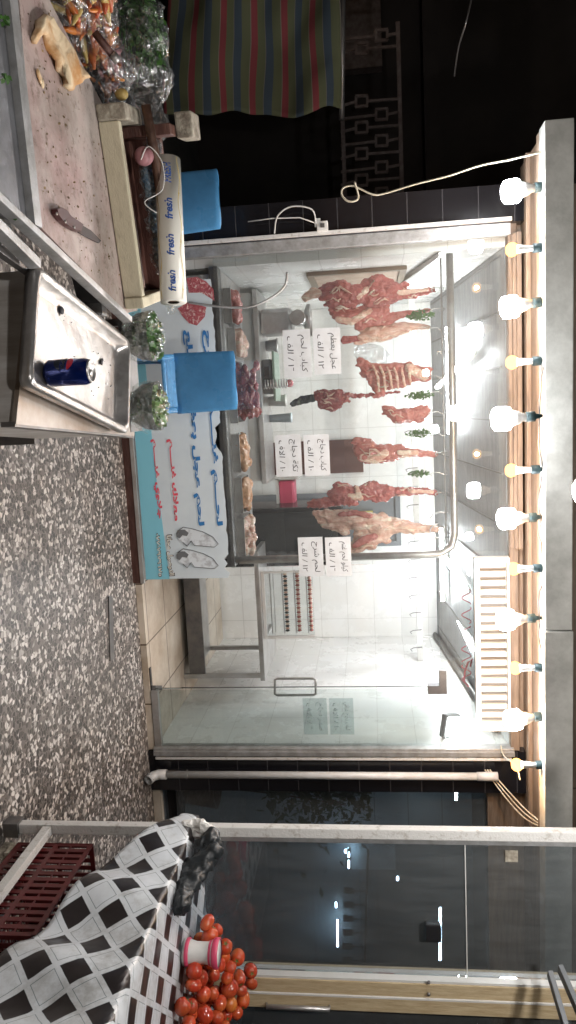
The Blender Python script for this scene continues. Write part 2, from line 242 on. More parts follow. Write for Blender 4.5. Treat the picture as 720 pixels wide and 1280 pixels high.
# ------------------------------------------------------------------ geometry
class G:
    def __init__(s): s.b = bmesh.new(); s.uv = None
    def box(s, x0, x1, y0, y1, z0, z1, bev=0, M=None):
        r = bmesh.ops.create_cube(s.b, size=1)
        vs = r['verts']
        for v in vs: v.co = Vector(((x0+x1)/2+v.co.x*(x1-x0), (y0+y1)/2+v.co.y*(y1-y0), (z0+z1)/2+v.co.z*(z1-z0)))
        if M: bmesh.ops.transform(s.b, matrix=M, verts=vs)
        if bev:
            es = list({e for v in vs for e in v.link_edges}); bmesh.ops.bevel(s.b, geom=es, offset=bev, segments=2, affect='EDGES', profile=.6)
        return s
    def bar(s, a, b, w, h=None, bev=0, upv=(0, 0, 1)):
        a, b = Vector(a), Vector(b); d = b-a; ln = d.length; d.normalize(); u = Vector(upv)
        if abs(d.dot(u)) > .95: u = Vector((0, 1, 0))
        x = d.cross(u).normalized(); y = x.cross(d)
        Mx = Matrix((x, d, y)).transposed().to_4x4(); Mx.translation = (a+b)/2; h = h or w
        return s.box(-w/2, w/2, -ln/2, ln/2, -h/2, h/2, bev, Mx)
    def tube(s, pts, r, seg=8, cap=True):
        pts = [Vector(p) for p in pts]; rs = r if isinstance(r, (list, tuple)) else [r]*len(pts); rings = []; u = None
        for i, p in enumerate(pts):
            d = (pts[min(i+1, len(pts)-1)]-pts[max(i-1, 0)]).normalized()
            if u is None: u = d.orthogonal().normalized()
            u = (u-d*u.dot(d)).normalized(); w = d.cross(u)
            rings.append([s.b.verts.new(p+(u*math.cos(k*2*math.pi/seg)+w*math.sin(k*2*math.pi/seg))*rs[i]) for k in range(seg)])
        for a, b in zip(rings, rings[1:]):
            for k in range(seg): f = s.b.faces.new((a[k], a[(k+1) % seg], b[(k+1) % seg], b[k])); f.smooth = True
        if cap: s.b.faces.new(rings[0][::-1]); s.b.faces.new(rings[-1])
        return s
    def lathe(s, prof, c=(0, 0, 0), seg=24, M=None, sy=1):
        c = Vector(c); rings = []; new = []
        for r, z in prof:
            rg = [s.b.verts.new(c+Vector((r*math.cos(k*2*math.pi/seg), sy*r*math.sin(k*2*math.pi/seg), z))) for k in range(seg)] if r > 1e-6 else [s.b.verts.new(c+Vector((0, 0, z)))]
            rings.append(rg); new += rg
        for a, b in zip(rings, rings[1:]):
            for k in range(seg):
                q = [a[k % len(a)], a[(k+1) % len(a)], b[(k+1) % len(b)], b[k % len(b)]]; q2 = []
                for v in q:
                    if v not in q2: q2.append(v)
                if len(q2) > 2: f = s.b.faces.new(q2); f.smooth = True
        if M: bmesh.ops.transform(s.b, matrix=M, verts=new)
        return s
    def ball(s, c, r, sub=2, sc_=(1, 1, 1)):
        q = bmesh.ops.create_icosphere(s.b, subdivisions=sub, radius=1)
        rr = r if isinstance(r, (tuple, list)) else (r, r, r)
        for v in q['verts']: v.co = Vector((v.co.x*rr[0], v.co.y*rr[1], v.co.z*rr[2]))+Vector(c)
        for v in q['verts']:
            for f in v.link_faces: f.smooth = True
        return s
    def prism(s, pts, off):
        """polygon (3D points) pushed by vector off"""
        off = Vector(off); a = [s.b.verts.new(Vector(p)) for p in pts]; b = [s.b.verts.new(Vector(p)+off) for p in pts]
        s.b.faces.new(a); s.b.faces.new(b[::-1]); n = len(pts)
        for k in range(n): s.b.faces.new((a[k], b[k], b[(k+1) % n], a[(k+1) % n]))
        return s
    def leaf(s, c, size, rng):
        d = Vector((rng.gauss(0, 1), rng.gauss(0, 1), rng.gauss(0, 1))).normalized(); u = d.orthogonal().normalized()*size*.4; d = d*size; c = Vector(c)
        s.b.faces.new([s.b.verts.new(q) for q in (c-d*.6, c-d*.1+u, c+d*.6, c-d*.1-u)]); return s
    def sheet(s, fn, nu, nv, uvfn=None):
        uvl = s.b.loops.layers.uv.verify()
        g = [[s.b.verts.new(Vector(fn(i/nu, j/nv))) for j in range(nv+1)] for i in range(nu+1)]
        for i in range(nu):
            for j in range(nv):
                f = s.b.faces.new((g[i][j], g[i+1][j], g[i+1][j+1], g[i][j+1])); f.smooth = True
                if uvfn:
                    for lp, (a, b) in zip(f.loops, ((i, j), (i+1, j), (i+1, j+1), (i, j+1))): lp[uvl].uv = uvfn(a/nu, b/nv)
        return s

def smooth(pts, n=5):
    pts = [Vector(p) for p in pts]; out = []
    for i in range(len(pts)-1):
        p0, p1, p2, p3 = pts[max(0, i-1)], pts[i], pts[i+1], pts[min(len(pts)-1, i+2)]
        for k in range(n): t = k/n; out.append(.5*((2*p1)+(p2-p0)*t+(2*p0-5*p1+4*p2-p3)*t*t+(3*p1-p0-3*p2+p3)*t**3))
    return out+[pts[-1]]
def origin(o):
    v = Vector((0, 0, 0))
    while o is not None: v = v+o.location; o = o.parent
    return v
def tag(o, label=None, cat=None, group=None, kind=None):
    for k, v in (('label', label), ('category', cat), ('group', group), ('kind', kind)):
        if v: o[k] = v
    return o
def mk(name, g, m, parent=None, local=False, solid=0, smooth=False, label=None, cat=None, group=None, kind=None, base=None):
    if isinstance(g, bpy.types.Mesh): me = g
    else:
        bmesh.ops.recalc_face_normals(g.b, faces=g.b.faces[:]); me = bpy.data.meshes.new(name); g.b.to_mesh(me); g.b.free()
    me.name = name; me.materials.clear(); me.materials.append(MT[m] if isinstance(m, str) else m)
    o = bpy.data.objects.new(name, me); COL.objects.link(o)
    if parent is not None:
        o.parent = parent
        if not local: me.transform(Matrix.Translation(-origin(parent)))
    elif not local and cat:
        co = [v.co for v in me.vertices]; c = Vector(base) if base else Vector((sum(v.x for v in co)/len(co), sum(v.y for v in co)/len(co), min(v.z for v in co)))
        me.transform(Matrix.Translation(-c)); o.location = c
    if smooth:
        for p in me.polygons: p.use_smooth = True
    if solid: md = o.modifiers.new('solid', 'SOLIDIFY'); md.thickness = solid
    return tag(o, label, cat, group, kind)
def thing(name, label, cat, loc, group=None):
    o = bpy.data.objects.new(name, None); o.empty_display_size = .1; COL.objects.link(o); o.location = loc
    return tag(o, label, cat, group)
def copy_tree(o, parent=None):
    c = o.copy(); COL.objects.link(c)
    if parent is not None: c.parent = parent
    for ch in [q for q in bpy.data.objects if q.parent == o]: copy_tree(ch, c)
    return c
def baked(o):
    dg = bpy.context.evaluated_depsgraph_get(); dg.update(); me = bpy.data.meshes.new_from_object(o.evaluated_get(dg)); bpy.data.objects.remove(o); return me
TEX = {}
def clouds(sz):
    if sz not in TEX: t = bpy.data.textures.new('c', 'CLOUDS'); t.noise_scale = sz; t.noise_depth = 3; TEX[sz] = t
    return TEX[sz]
def blobmesh(balls, vox=.008, disp=.01, dsz=.04, smooth=3, flat=False):
    """one continuous skin round a set of balls (centre, radii)"""
    g = G()
    for c, r in balls: g.ball(c, r, 2)
    me = bpy.data.meshes.new('b'); g.b.to_mesh(me); g.b.free(); o = bpy.data.objects.new('b', me); COL.objects.link(o)
    a = o.modifiers.new('r', 'REMESH'); a.mode = 'VOXEL'; a.voxel_size = vox; a.use_smooth_shade = not flat
    a = o.modifiers.new('s', 'SMOOTH'); a.iterations = smooth; a.factor = .6
    a = o.modifiers.new('e', 'DISPLACE'); a.texture = clouds(dsz*.3); a.strength = disp*.45; a.mid_level = .5; a.texture_coords = 'LOCAL'
    a = o.modifiers.new('d', 'DISPLACE'); a.texture = clouds(dsz); a.strength = disp; a.mid_level = .5; a.texture_coords = 'LOCAL'
    return baked(o)
def chain(pts, Y, dep=.75, step=.5):
    """balls along a chain of photo points (x, y, radius in px[, dy])"""
    out = []
    for a, b in zip(pts, pts[1:]):
        n = max(1, int(math.hypot(b[0]-a[0], b[1]-a[1])/(max(2, min(a[2], b[2]))*step)))
        for k in range(n+1):
            f = k/n; x, y, r = (a[i]+(b[i]-a[i])*f for i in range(3)); p = P(x, y, 'y', Y); q = S(r, p); out.append((p, (q, q*dep, q)))
    if len(pts) == 1: x, y, r = pts[0]; p = P(x, y, 'y', Y); q = S(r, p); out.append((p, (q, q*dep, q)))
    return out

# ------------------------------------------------------------------ Arabic writing
FORMS = {'ا': (0xFE8D, 2), 'ب': (0xFE8F, 4), 'ت': (0xFE95, 4), 'ة': (0xFE93, 2), 'ج': (0xFE9D, 4), 'ح': (0xFEA1, 4), 'د': (0xFEA9, 2), 'ر': (0xFEAD, 2), 'س': (0xFEB1, 4), 'ش': (0xFEB5, 4), 'ص': (0xFEB9, 4), 'ض': (0xFEBD, 4), 'ظ': (0xFEC5, 4), 'ع': (0xFEC9, 4), 'غ': (0xFECD, 4), 'ف': (0xFED1, 4), 'ق': (0xFED5, 4), 'ك': (0xFED9, 4), 'ل': (0xFEDD, 4), 'م': (0xFEE1, 4), 'ن': (0xFEE5, 4), 'ه': (0xFEE9, 4), 'و': (0xFEED, 2), 'ي': (0xFEF1, 4)}
def ar(s):
    if not re.search('[\u0600-\u06ff]', s): return s
    o = []; s = s.replace('لا', '\u0001')
    dual = lambda c: c == 'ـ' or (c in FORMS and FORMS[c][1] == 4)
    joins = lambda c: c == 'ـ' or c == '\u0001' or c in FORMS
    for i, c in enumerate(s):
        pv = i > 0 and dual(s[i-1]); nx = i+1 < len(s) and joins(s[i+1])
        if c == '\u0001': o.append(chr(0xFEFC if pv else 0xFEFB))
        elif c in FORMS:
            b, n = FORMS[c]; o.append(chr(b+(1 if pv else 0)) if n == 2 else chr(b+(3 if pv and nx else 1 if pv else 2 if nx else 0)))
        else: o.append(c)
    return re.sub('[٠-٩]+', lambda q: q.group(0)[::-1], ''.join(reversed(o)))
def text_mesh(s, w, h, bold=0.0, shear=0):
    """flat lettering centred on 0, in XZ plane facing -Y, fitted into w x h"""
    cu = bpy.data.curves.new('t', 'FONT'); cu.body = ar(s); cu.size = 1; cu.offset = bold; cu.shear = shear; cu.resolution_u = 3
    o = bpy.data.objects.new('t', cu); COL.objects.link(o); me = baked(o)
    bm = bmesh.new(); bm.from_mesh(me); bmesh.ops.remove_doubles(bm, verts=bm.verts[:], dist=1e-5)
    xs = [v.co.x for v in bm.verts]; ys = [v.co.y for v in bm.verts]
    x0, x1, y0, y1 = min(xs), max(xs), min(ys), max(ys)
    seen = set(); k = 0
    for v in bm.verts:
        if v in seen: continue
        st = [v]; seen.add(v); isl = []
        while st:
            q = st.pop(); isl.append(q)
            for e in q.link_edges:
                r = e.other_vert(q)
                if r not in seen: seen.add(r); st.append(r)
        k += 1
        for q in isl: q.co.z = (k % 4)*.00025
    for v in bm.verts: v.co = Vector(((v.co.x-(x0+x1)/2)/(x1-x0)*w, -v.co.z-.0006, (v.co.y-(y0+y1)/2)/(y1-y0)*h))
    g = G(); g.b.free(); g.b = bm; return g
def xf(g, Mx): bmesh.ops.transform(g.b, matrix=Mx, verts=g.b.verts[:]); return g
def wrap(g, r, lift=.0006):
    """bend an XZ-plane drawing round the vertical cylinder of radius r"""
    for v in g.b.verts:
        a = v.co.x/r; d = r+lift-v.co.y-.0006; v.co = Vector((math.sin(a)*d, -math.cos(a)*d, v.co.z))
    return g

# ================================================================== SETTING
mk('ground', G().box(-60, 60, -40, 60, -.4, -.05), 'ground', kind='structure')
mk('pavement', G().box(-9, 7, -4, 5.045, -.05, 0), 'terrazzo', kind='structure')
g = G().box(.5, .9, 4.1, 4.17, .001, .006, .002, Matrix.Rotation(R(0), 4, 'Z'))
a, b = P(137, 745, 'z', 0), P(139, 825, 'z', 0)
g = G().bar(a+Vector((0, 0, .004)), b+Vector((0, 0, .004)), .07, .008)
mk('drain_cover', g, 'darksteel', label='long narrow grey drain cover sunk in the terrazzo before the shop door', cat='drain cover')
g = G(); rg = random.Random(77)
for k in range(60):
    p = Vector((rg.uniform(.2, 1.9), rg.uniform(3.3, 4.95), .004)); q = rg.uniform(.003, .011)
    (g.leaf(p, q, rg) if rg.random() < .6 else g.ball(p, (q*.6, q*.4, .003), 1))
mk('pavement_litter', g, 'ink', kind='stuff', label='small dark litter scattered on the terrazzo pavement', cat='litter')
bk = thing('street_building', 'dark unlit building across the side street, behind the striped cloth', 'building', (-5, 8.5, 0))
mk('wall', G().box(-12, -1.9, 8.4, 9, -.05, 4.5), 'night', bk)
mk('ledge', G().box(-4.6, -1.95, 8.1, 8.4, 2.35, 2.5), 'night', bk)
a = P(445, 20, 'y', 8.3); mk('lintel', G().box(-5.2, -3.4, 8.25, 8.4, 1.55, 1.95), 'rust', bk)

# ------------------------------------------------------------------ butcher shop building
D = 5.1
shop = thing('butcher_shop', 'brightly lit white tiled butcher shop with open glass door', 'shop', (.75, D, 0))
mk('floor', G().box(-.95, 2.45, 5.035, 7.8, -.05, .045), 'floor', shop)
mk('side_wall', G().box(-1.07, -.953, 5.12, 7.8, -.05, 2.9), 'wallx', shop)
mk('side_wall', G().box(2.453, 2.6, 5.12, 7.8, -.05, 2.9), 'wallx', shop)
mk('back_wall', G().box(-.95, 2.45, 7.65, 7.8, -.05, 2.9), 'wally', shop)
ce = mk('ceiling', G().prism([(-.95, 5.11, 2.6), (2.45, 5.11, 2.6), (2.45, 7.64, 2.33), (-.95, 7.64, 2.33)], (0, 0, .05)), 'ceil', shop)
g = G()
for k in range(10): g.box(-.92+k*.36, -.91+k*.36, 5.2, 7.6, -.006, .0, 0)
for v in g.b.verts: v.co.z += 2.6-(v.co.y-5.11)*.27/2.53-.001
mk('panel_joint', g, 'darksteel', ce)
mk('pilaster', G().box(-1.3, -1.075, 4.98, 5.3, -.05, 2.9), 'black', shop, label='glossy black tiled pillar left of the window')
mk('pilaster', G().box(2.455, 2.76, 5.02, 5.11, -.05, 2.75), 'black', shop, label='glossy black tiled strip right of the door')
g = G(); g.box(-1.075, -1.0, 5.0, 5.06, .5, 2.62, .004)
mk('frame', g, 'alu', shop)
g = G(); g.box(2.425, 2.455, 5.0, 5.09, .045, 2.62, .004); g.box(2.445, 2.475, 4.985, 5.0, .05, 2.62); mk('frame', g, 'alu', shop)
mk('frame', G().box(-1.075, 2.45, 5.03, 5.09, 2.60, 2.66, .004), 'soffit', shop)
mk('trim_strip', G().box(-1.10, -1.076, 4.955, 4.978, .3, 2.62, .003), 'whitep', shop)
# upper cladding between window and canopy
mk('fascia', G().box(-1.3, 2.76, 5.1, 5.3, 2.66, 3.1), 'soffit', shop)
g = G()
for k in range(3): g.box(-1.0, 1.0, 4.99-k*.035, 5.015-k*.035, 2.6+k*.02, 2.63+k*.02, .004)
mk('shutter_rail', g, 'soffit', shop)
mk('window_pane', G().box(-1.0, 1.1, 5.045, 5.052, .7, 2.6), 'glass', shop)
mk('window_pane', G().box(1.1, 2.43, 5.045, 5.052, 2.13, 2.6), 'glass', shop, label='glass panel above the door')
fp = mk('window_pane', G().box(2.0, 2.425, 5.045, 5.052, .1, 2.125), 'glassg', shop, label='narrow fixed glass panel right of the door')
mk('panel_channel', G().box(2.0, 2.425, 5.03, 5.075, .05, .1, .003), 'steel', fp)
mk('panel_patch', G().prism([(1.86, 5.02, 2.17), (2.03, 5.02, 2.17), (2.03, 5.02, 2.04), (1.97, 5.02, 2.04), (1.97, 5.02, 2.12), (1.86, 5.02, 2.12)], (0, .06, 0)), 'darksteel', fp)
# open door leaf, hinged at X=1.97 and swung inwards
dv = Vector((2.02, 5.05, 0)); dv = Vector((.41, .91, 0)).normalized(); dv = Vector((2.0, 5.1, 0)).normalized(); h0 = Vector((1.985, 5.06, 0)); h1 = h0+dv*.78
nrm = Vector((dv.y, -dv.x, 0))
dr = thing('glass', '', '', h0); bpy.data.objects.remove(dr)
g = G().prism([h0+Vector((0, 0, .07)), h1+Vector((0, 0, .07)), h1+Vector((0, 0, 2.08)), h0+Vector((0, 0, 2.08))], nrm*.01); dr = mk('door', g, 'glassg', shop, label='frameless glass door swung inwards')
g = G()
for sd in (-1, 1):
    b0 = h0+dv*.66; ps = [b0+Vector((0, 0, .87)), b0+nrm*.055*sd+Vector((0, 0, .87)), b0+nrm*.065*sd+Vector((0, 0, .89)), b0+nrm*.065*sd+Vector((0, 0, 1.18)), b0+nrm*.055*sd+Vector((0, 0, 1.20)), b0+Vector((0, 0, 1.20))]
    g.tube(ps, .010, 8)
mk('handle', g, 'steel', dr)
mk('hinge', G().bar(h0+Vector((0, 0, .055)), h0+dv*.17+Vector((0, 0, .055)), .035, .05), 'darksteel', dr); g = G(); g.bar(h0+Vector((0, 0, 2.1)), h0+dv*.12+Vector((0, 0, 2.1)), .03, .05); mk('hinge', g, 'darksteel', dr)
mk('floor_hinge', G().box(1.83, 2.12, 5.045, 5.075, .045, .052), 'darkcab', shop)
g = G().tube([h1+Vector((0, 0, .07)), h1+Vector((0, 0, 2.08))], .004, 6); mk('door_edge', g, 'darksteel', dr)
# back-room doorway, cornice
g = G(); g.box(.9, .95, 7.6, 7.65, .05, 1.98); g.box(1.42, 1.47, 7.6, 7.65, .05, 1.98); g.box(.95, 1.42, 7.6, 7.65, 1.93, 1.98)
mk('doorway', g, 'grey', shop); mk('doorway_opening', G().box(.95, 1.42, 7.63, 7.655, .05, 1.93), 'grey', shop); mk('door_edge', G().box(1.10, 1.17, 7.58, 7.62, .9, 1.7), 'yel', shop)  # solid grey panel stands for the dim room behind the doorway
mk('doorway_opening', G().box(.36, .70, 7.62, 7.66, .05, 1.62), 'doorbrown', shop, label='dark brown doorway in the back wall')
g = G().tube([(2.42, 5.3, 2.55), (2.42, 7.6, 2.30)], .025, 8); mk('cornice_pipe', g, 'darksteel', shop)

# ------------------------------------------------------------------ canopy
cn = thing('canopy', 'grey canopy beam with tan underside running above the shop', 'canopy', (.7, 4.4, 2.6))
xL = -1.42
mk('beam', G().box(xL, 1.35, 4.28, 4.42, 2.665, 2.815, .006), 'beam', cn); mk('beam', G().box(1.356, 4.2, 4.272, 4.42, 2.66, 2.82, .006), 'beam', cn)
mk('soffit', G().box(xL, 4.2, 4.421, 5.1, 2.70, 2.76), 'soffit', cn)
mk('batten', G().box(xL, 3.0, 4.44, 4.52, 2.672, 2.70, .004), 'soffit', cn)
mk('batten', G().box(xL, 3.0, 4.80, 4.86, 2.672, 2.70, .004), 'soffit', cn)
mk('end_tube', G().tube([(xL-.01, 4.35, 2.74), (xL+.15, 4.35, 2.74)], .035, 14), 'darksteel', cn)
# string of lamps
def bulb(cool):
    b = thing('light_bulb', 'x', 'light bulb', (0, 0, 0))
    if cool: pr = [(0, -.115), (.030, -.113), (.046, -.102), (.050, -.085), (.050, -.045), (.046, -.030), (.034, -.022)]
    else: pr = [(0, -.088), (.018, -.085), (.030, -.073), (.0345, -.058), (.030, -.042), (.020, -.030)]
    mk('globe', G().lathe(pr, seg=20), 'led' if cool else 'warm', b, local=True)
    mk('bulb_base', G().lathe([(.034, -.022), (.028, .01), (.018, .03), (.018, .05), (0, .05)] if cool else [(.020, -.030), (.017, .0), (.014, .03), (.014, .05), (0, .05)], seg=16), 'white', b, local=True)
    mk('lampholder', G().lathe([(0, .045), (.022, .045), (.022, .085), (.012, .09), (.006, .12), (0, .12)], seg=14), 'teal', b, local=True)
    return b
bp = {True: bulb(True), False: bulb(False)}; first = {True: True, False: True}
spots = [(640, 238, 1), (641, 312, 0), (638, 382, 1), (641, 453, 0), (628, 523, 1), (640, 588, 0), (634, 648, 1), (643, 711, 0), (633, 774, 1), (645, 835, 0), (642, 898, 1), (647, 956, 0)]
names = ['big cool white bulb at the far left end of the canopy', 'small warm bulb next to the left end bulb, over the black pillar edge', 'big cool white bulb over the left corner of the window', 'small warm bulb over the hung rib rack', 'biggest looking white bulb, fifth from the left end of the string', 'small warm bulb right of the fifth bulb, over the middle of the window', 'big cool white bulb over the large pale carcass', 'small warm bulb at the left end of the louvred panel', 'big cool white bulb in front of the louvred panel', 'small warm bulb in front of the right half of the louvred panel', 'big cool white bulb over the right end of the louvred panel', 'small warm bulb at the right end of the string, beside the loose cables']
cable = []
for (x, y, c), nm in zip(spots, names):
    c = bool(c); o = bp[c] if first[c] else copy_tree(bp[c]); first[c] = False
    p = P(x, y, 'y', 4.36); p.z += .07 if c else .058
    if y == 523: p = P(x, y, 'y', 4.0); p.z += .07
    if not c:
        ld = bpy.data.lights.new('warm_lamp', 'POINT'); ld.energy = 30; ld.color = (1, .55, .22); ld.shadow_soft_size = .016
        lo_ = bpy.data.objects.new('warm_lamp', ld); COL.objects.link(lo_); lo_.location = p+Vector((0, 0, -.062))
    o.location = p; tag(o, nm, 'light bulb', 'bulbs strung under the canopy'); o.rotation_euler = (rnd.uniform(-.08, .08), rnd.uniform(-.12, .12), 0) if c else (0, 0, 0); o.scale = (1.25, 1.25, 1.1) if c else (1.15, 1.15, 1.1)  # bulbs scaled up so the globes imitate their bloom
    cable.append(p+Vector((0, .0, .118)))
g = G(); pts = []
for a, b in zip(cable, cable[1:]):
    for k in range(6): f = k/6; q = a.lerp(b, f); q.z -= .02*math.sin(math.pi*f)*rnd.uniform(.4, 1.2); pts.append(q)
pts.append(cable[-1]); g.tube(pts, .004, 6)
mk('lamp_cable', g, 'darksteel', label='dark cable that strings the bulbs together under the canopy beam', cat='cable')
# lamp above the stalls at the right edge of the photograph
o = copy_tree(bp[True]); p = P(729, 612, 'y', 2.35); o.location = p+Vector((0, 0, .07)); o.scale = (.85, .85, .85)
tag(o, 'lone white bulb hanging higher and nearer than the canopy beam', 'light bulb'); o['group'] = 'bulbs over the stalls'
for ch in [q for q in bpy.data.objects if q.parent == o and q.name.startswith('globe')]: ch.data = ch.data.copy(); ch.data.materials[0] = MT['big']
o2 = copy_tree(o); o2.location = (-.35, .15, 2.5); o2['label'] = 'white bulb over the meat table, out of sight above the photograph'  # unseen bulb added to light the table and cart
o3 = copy_tree(o); o3.location = (1.5, 1.9, 2.8); o3['label'] = 'white bulb over the tomato stall, out of sight above the photograph'  # second added bulb, out of view, for light on the stall
mk('lamp_cable', G().tube([(-2.5, .0, 2.9), (-.35, .15, 2.61), p+Vector((0, 0, .19)), (1.5, 1.9, 2.92), (3.5, 2.2, 3.0)], .005, 6), 'darksteel', label='overhead cable carrying the bulbs above the stalls', cat='cable')
# louvred panel over the door
ac = thing('louvred_panel', 'white louvred ventilation panel mounted above the glass door', 'vent', P(600, 800, 'y', 5.0))
A = P(592, 697, 'y', 4.96); B = P(592, 912, 'y', 4.96); x0, x1 = A.x, B.x; z0, z1 = 2.355, 2.585
mk('frame', G().box(x0, x1, 4.93, 5.0, z0, z0+.035, .004).box(x0, x0+.03, 4.93, 5.0, z0+.036, z1-.02, .004).box(x1-.03, x1, 4.93, 5.0, z0+.036, z1-.02, .004).box(x0, x1, 4.93, 5.0, z1-.018, z1, .004), 'white', ac)
mk('back_plate', G().box(x0+.031, x1-.031, 4.985, 5.0, z0+.036, z1-.02), 'slot', ac)
n = 19
for k in range(n):
    xx = x0+.05+(x1-x0-.1)*k/(n-1)
    mk('louvre', G().box(xx-.017, xx+.017, 4.945, 4.983, z0+.037, z1-.021, .003), 'louvre', ac)
g = G(); pts = [P(x, y, 'y', Y) for x, y, Y in ((236, 378, 4.95), (255, 381, 4.95), (285, 384, 4.96), (310, 384, 4.97), (330, 377, 4.98), (348, 366, 4.99), (357, 355, 5.0), (359, 340, 5.0))]
mk('gas_hose', g.tube(smooth(pts), .008, 8), 'alu', label='grey hose curling up in front of the left window corner', cat='hose')
# loose cables
def wirepts(lst, r, m, label, cat='cable', name='cable'):
    pts = [P(x, y, 'y', Y) for x, y, Y in lst]; out = []
    for i in range(len(pts)-1):
        p0, p1, p2, p3 = pts[max(0, i-1)], pts[i], pts[i+1], pts[min(len(pts)-1, i+2)]
        for k in range(5):
            t = k/5; out.append(.5*((2*p1)+(p2-p0)*t+(2*p0-5*p1+4*p2-p3)*t*t+(3*p1-p0-3*p2+p3)*t**3))
    out.append(pts[-1]); return mk(name, G().tube(out, r, 6), m, label=label, cat=cat)
wirepts([(677, 190, 4.35), (640, 199, 4.4), (600, 207, 4.45), (560, 220, 4.5), (520, 230, 4.55), (480, 242, 4.6), (466, 243, 4.6), (450, 236, 4.6), (440, 232, 4.6), (429, 235, 4.6), (427, 243, 4.6), (434, 251, 4.6), (444, 251, 4.6), (448, 245, 4.6), (443, 227, 4.58)], .006, 'wire', 'cream cable looped at its free end, hung from the left end of the canopy')
for i, ofs in enumerate((0, 6, 12)):
    wirepts([(612-i*3, 962, 5.0), (632, 985+ofs, 4.9), (655, 1010+ofs, 4.7), (676, 1028+ofs*.5, 4.5), (690, 1042, 4.45)], .005, 'wire', ['cream cable slanting up from the top of the grey pipe, leftmost of three', 'cream cable slanting up from the top of the grey pipe, middle of three', 'cream cable slanting up from the top of the grey pipe, rightmost of three'][i])
wirepts([(626, 932, 4.98), (630, 945, 4.9), (645, 958, 4.6), (650, 975, 4.5)], .005, 'wire', 'short cream cable from the door frame corner to the last warm bulb')
# socket box
s = P(403, 283, 'y', 4.95); sk = thing('junction_box', 'small white junction box with loose wires on the black pillar', 'junction box', s)
mk('box', G().box(s.x-.03, s.x+.03, 4.93, 4.98, s.z-.035, s.z+.035, .005).box(s.x-.05, s.x-.0, 4.94, 4.979, s.z-.05, s.z-.01, .004), 'white', sk)
mk('terminal', G().box(s.x-.012, s.x+.012, 4.92, 4.93, s.z-.01, s.z+.015), 'darksteel', sk)
g = G(); g.tube(smooth([s+Vector((-.01, -.01, -.04)), P(390, 262, 'y', 4.9), P(365, 258, 'y', 4.9), P(347, 270, 'y', 4.92), P(343, 292, 'y', 4.94)]), .005, 6); g.tube([s+Vector((-.02, -.01, -.04)), P(375, 272, 'y', 4.93), P(340, 273, 'y', 4.93), P(310, 277, 'y', 4.94)], .004, 6)
mk('wire', g, 'wwire', sk)
# drain pipe + conduit on the right tiled strip
pp = thing('drain_pipe', 'grey white vertical drain pipe with elbow at the pavement, right of the door', 'pipe', P(190, 968, 'y', 4.95))
q0, q1 = P(200, 968, 'y', 4.95), P(600, 968, 'y', 4.95)
mk('pipe', G().tube([(q0.x, 4.95, q0.z), (q0.x, 4.95, q1.z)], .026, 14), 'pvc', pp)
mk('elbow', G().tube([(q0.x, 4.95, q0.z+.05), (q0.x, 4.95, q0.z-.01), (q0.x, 4.92, q0.z-.045), (q0.x+.005, 4.87, q0.z-.065)], .031, 14, cap=False), 'pvc', pp, solid=-.004)
mk('clamp', G().tube([(q0.x-.03, 4.96, .3), (q0.x, 4.915, .31), (q0.x+.035, 4.96, .29)], .005, 6), 'steel', pp)
mk('collar', G().tube([(q0.x, 4.95, q1.z-.02), (q0.x, 4.95, q1.z+.12)], .031, 14), 'pvc', pp)
q = P(400, 948, 'y', 5.0); mk('conduit', G().bar((q.x, 5.0, .06), (q.x, 5.0, 2.6), .02, .02, .003), 'whitep', label='thin white square conduit between the door frame and the drain pipe', cat='conduit')

# ================================================================== SHOP CONTENTS
dc = thing('display_counter', 'stainless steel display counter with curved pipe frame behind the window', 'counter', (.05, 5.4, 0))
mk('ledge', G().box(-.95, 1.10, 5.06, 5.16, .665, .725, .006), 'darksteel', dc)
mk('worktop', G().box(-.94, 1.08, 5.165, 5.95, .70, .725), 'steel', dc)
mk('lower_shelf', G().box(-.94, 1.08, 5.2, 5.9, .12, .14), 'steel', dc)
mk('back_panel', G().box(-.94, 1.08, 5.9, 5.92, .145, .695), 'grey', dc)
for x in (-.9, .35, .75, 1.04): mk('leg', G().box(x-.02, x+.02, 5.165, 5.2, .045, .70, .003), 'steel' if x > 1 else 'white', dc)
mk('top_rail', G().tube([(-.93, 5.1, 2.25), (.92, 5.1, 2.25), (1.0, 5.1, 2.23), (1.05, 5.1, 2.15), (1.055, 5.1, 2.05), (1.055, 5.1, .73)], .024, 14), 'steel', dc)
mk('rear_post', G().tube([(1.085, 5.2, 2.15), (1.09, 5.2, .73)], .018, 12), 'steel', dc)
g = G().tube([(-.93, 5.17, 2.20), (1.0, 5.17, 2.20)], .006, 8); mk('hook_rail', g, 'steel', dc)
mk('bracket', G().bar((-.93, 5.12, 2.2), (-.93, 6.1, 2.0), .03, .03), 'steel', dc)
# rear rail
rr = thing('rear_meat_rail', 'white rail spanning the rear of the shop with small hooks', 'rail', (.7, 6.9, 2.1))
mk('rail', G().box(-.95, 2.45, 6.88, 6.92, 2.075, 2.13, .003), 'white', rr)
for k in range(14):
    x = .1+k*.17; g = G().tube([(x, 6.87, 2.12), (x, 6.85, 2.04), (x+.012, 6.84, 2.01), (x+.03, 6.84, 2.025)], .004, 6); mk('hook', g, 'darksteel', rr)
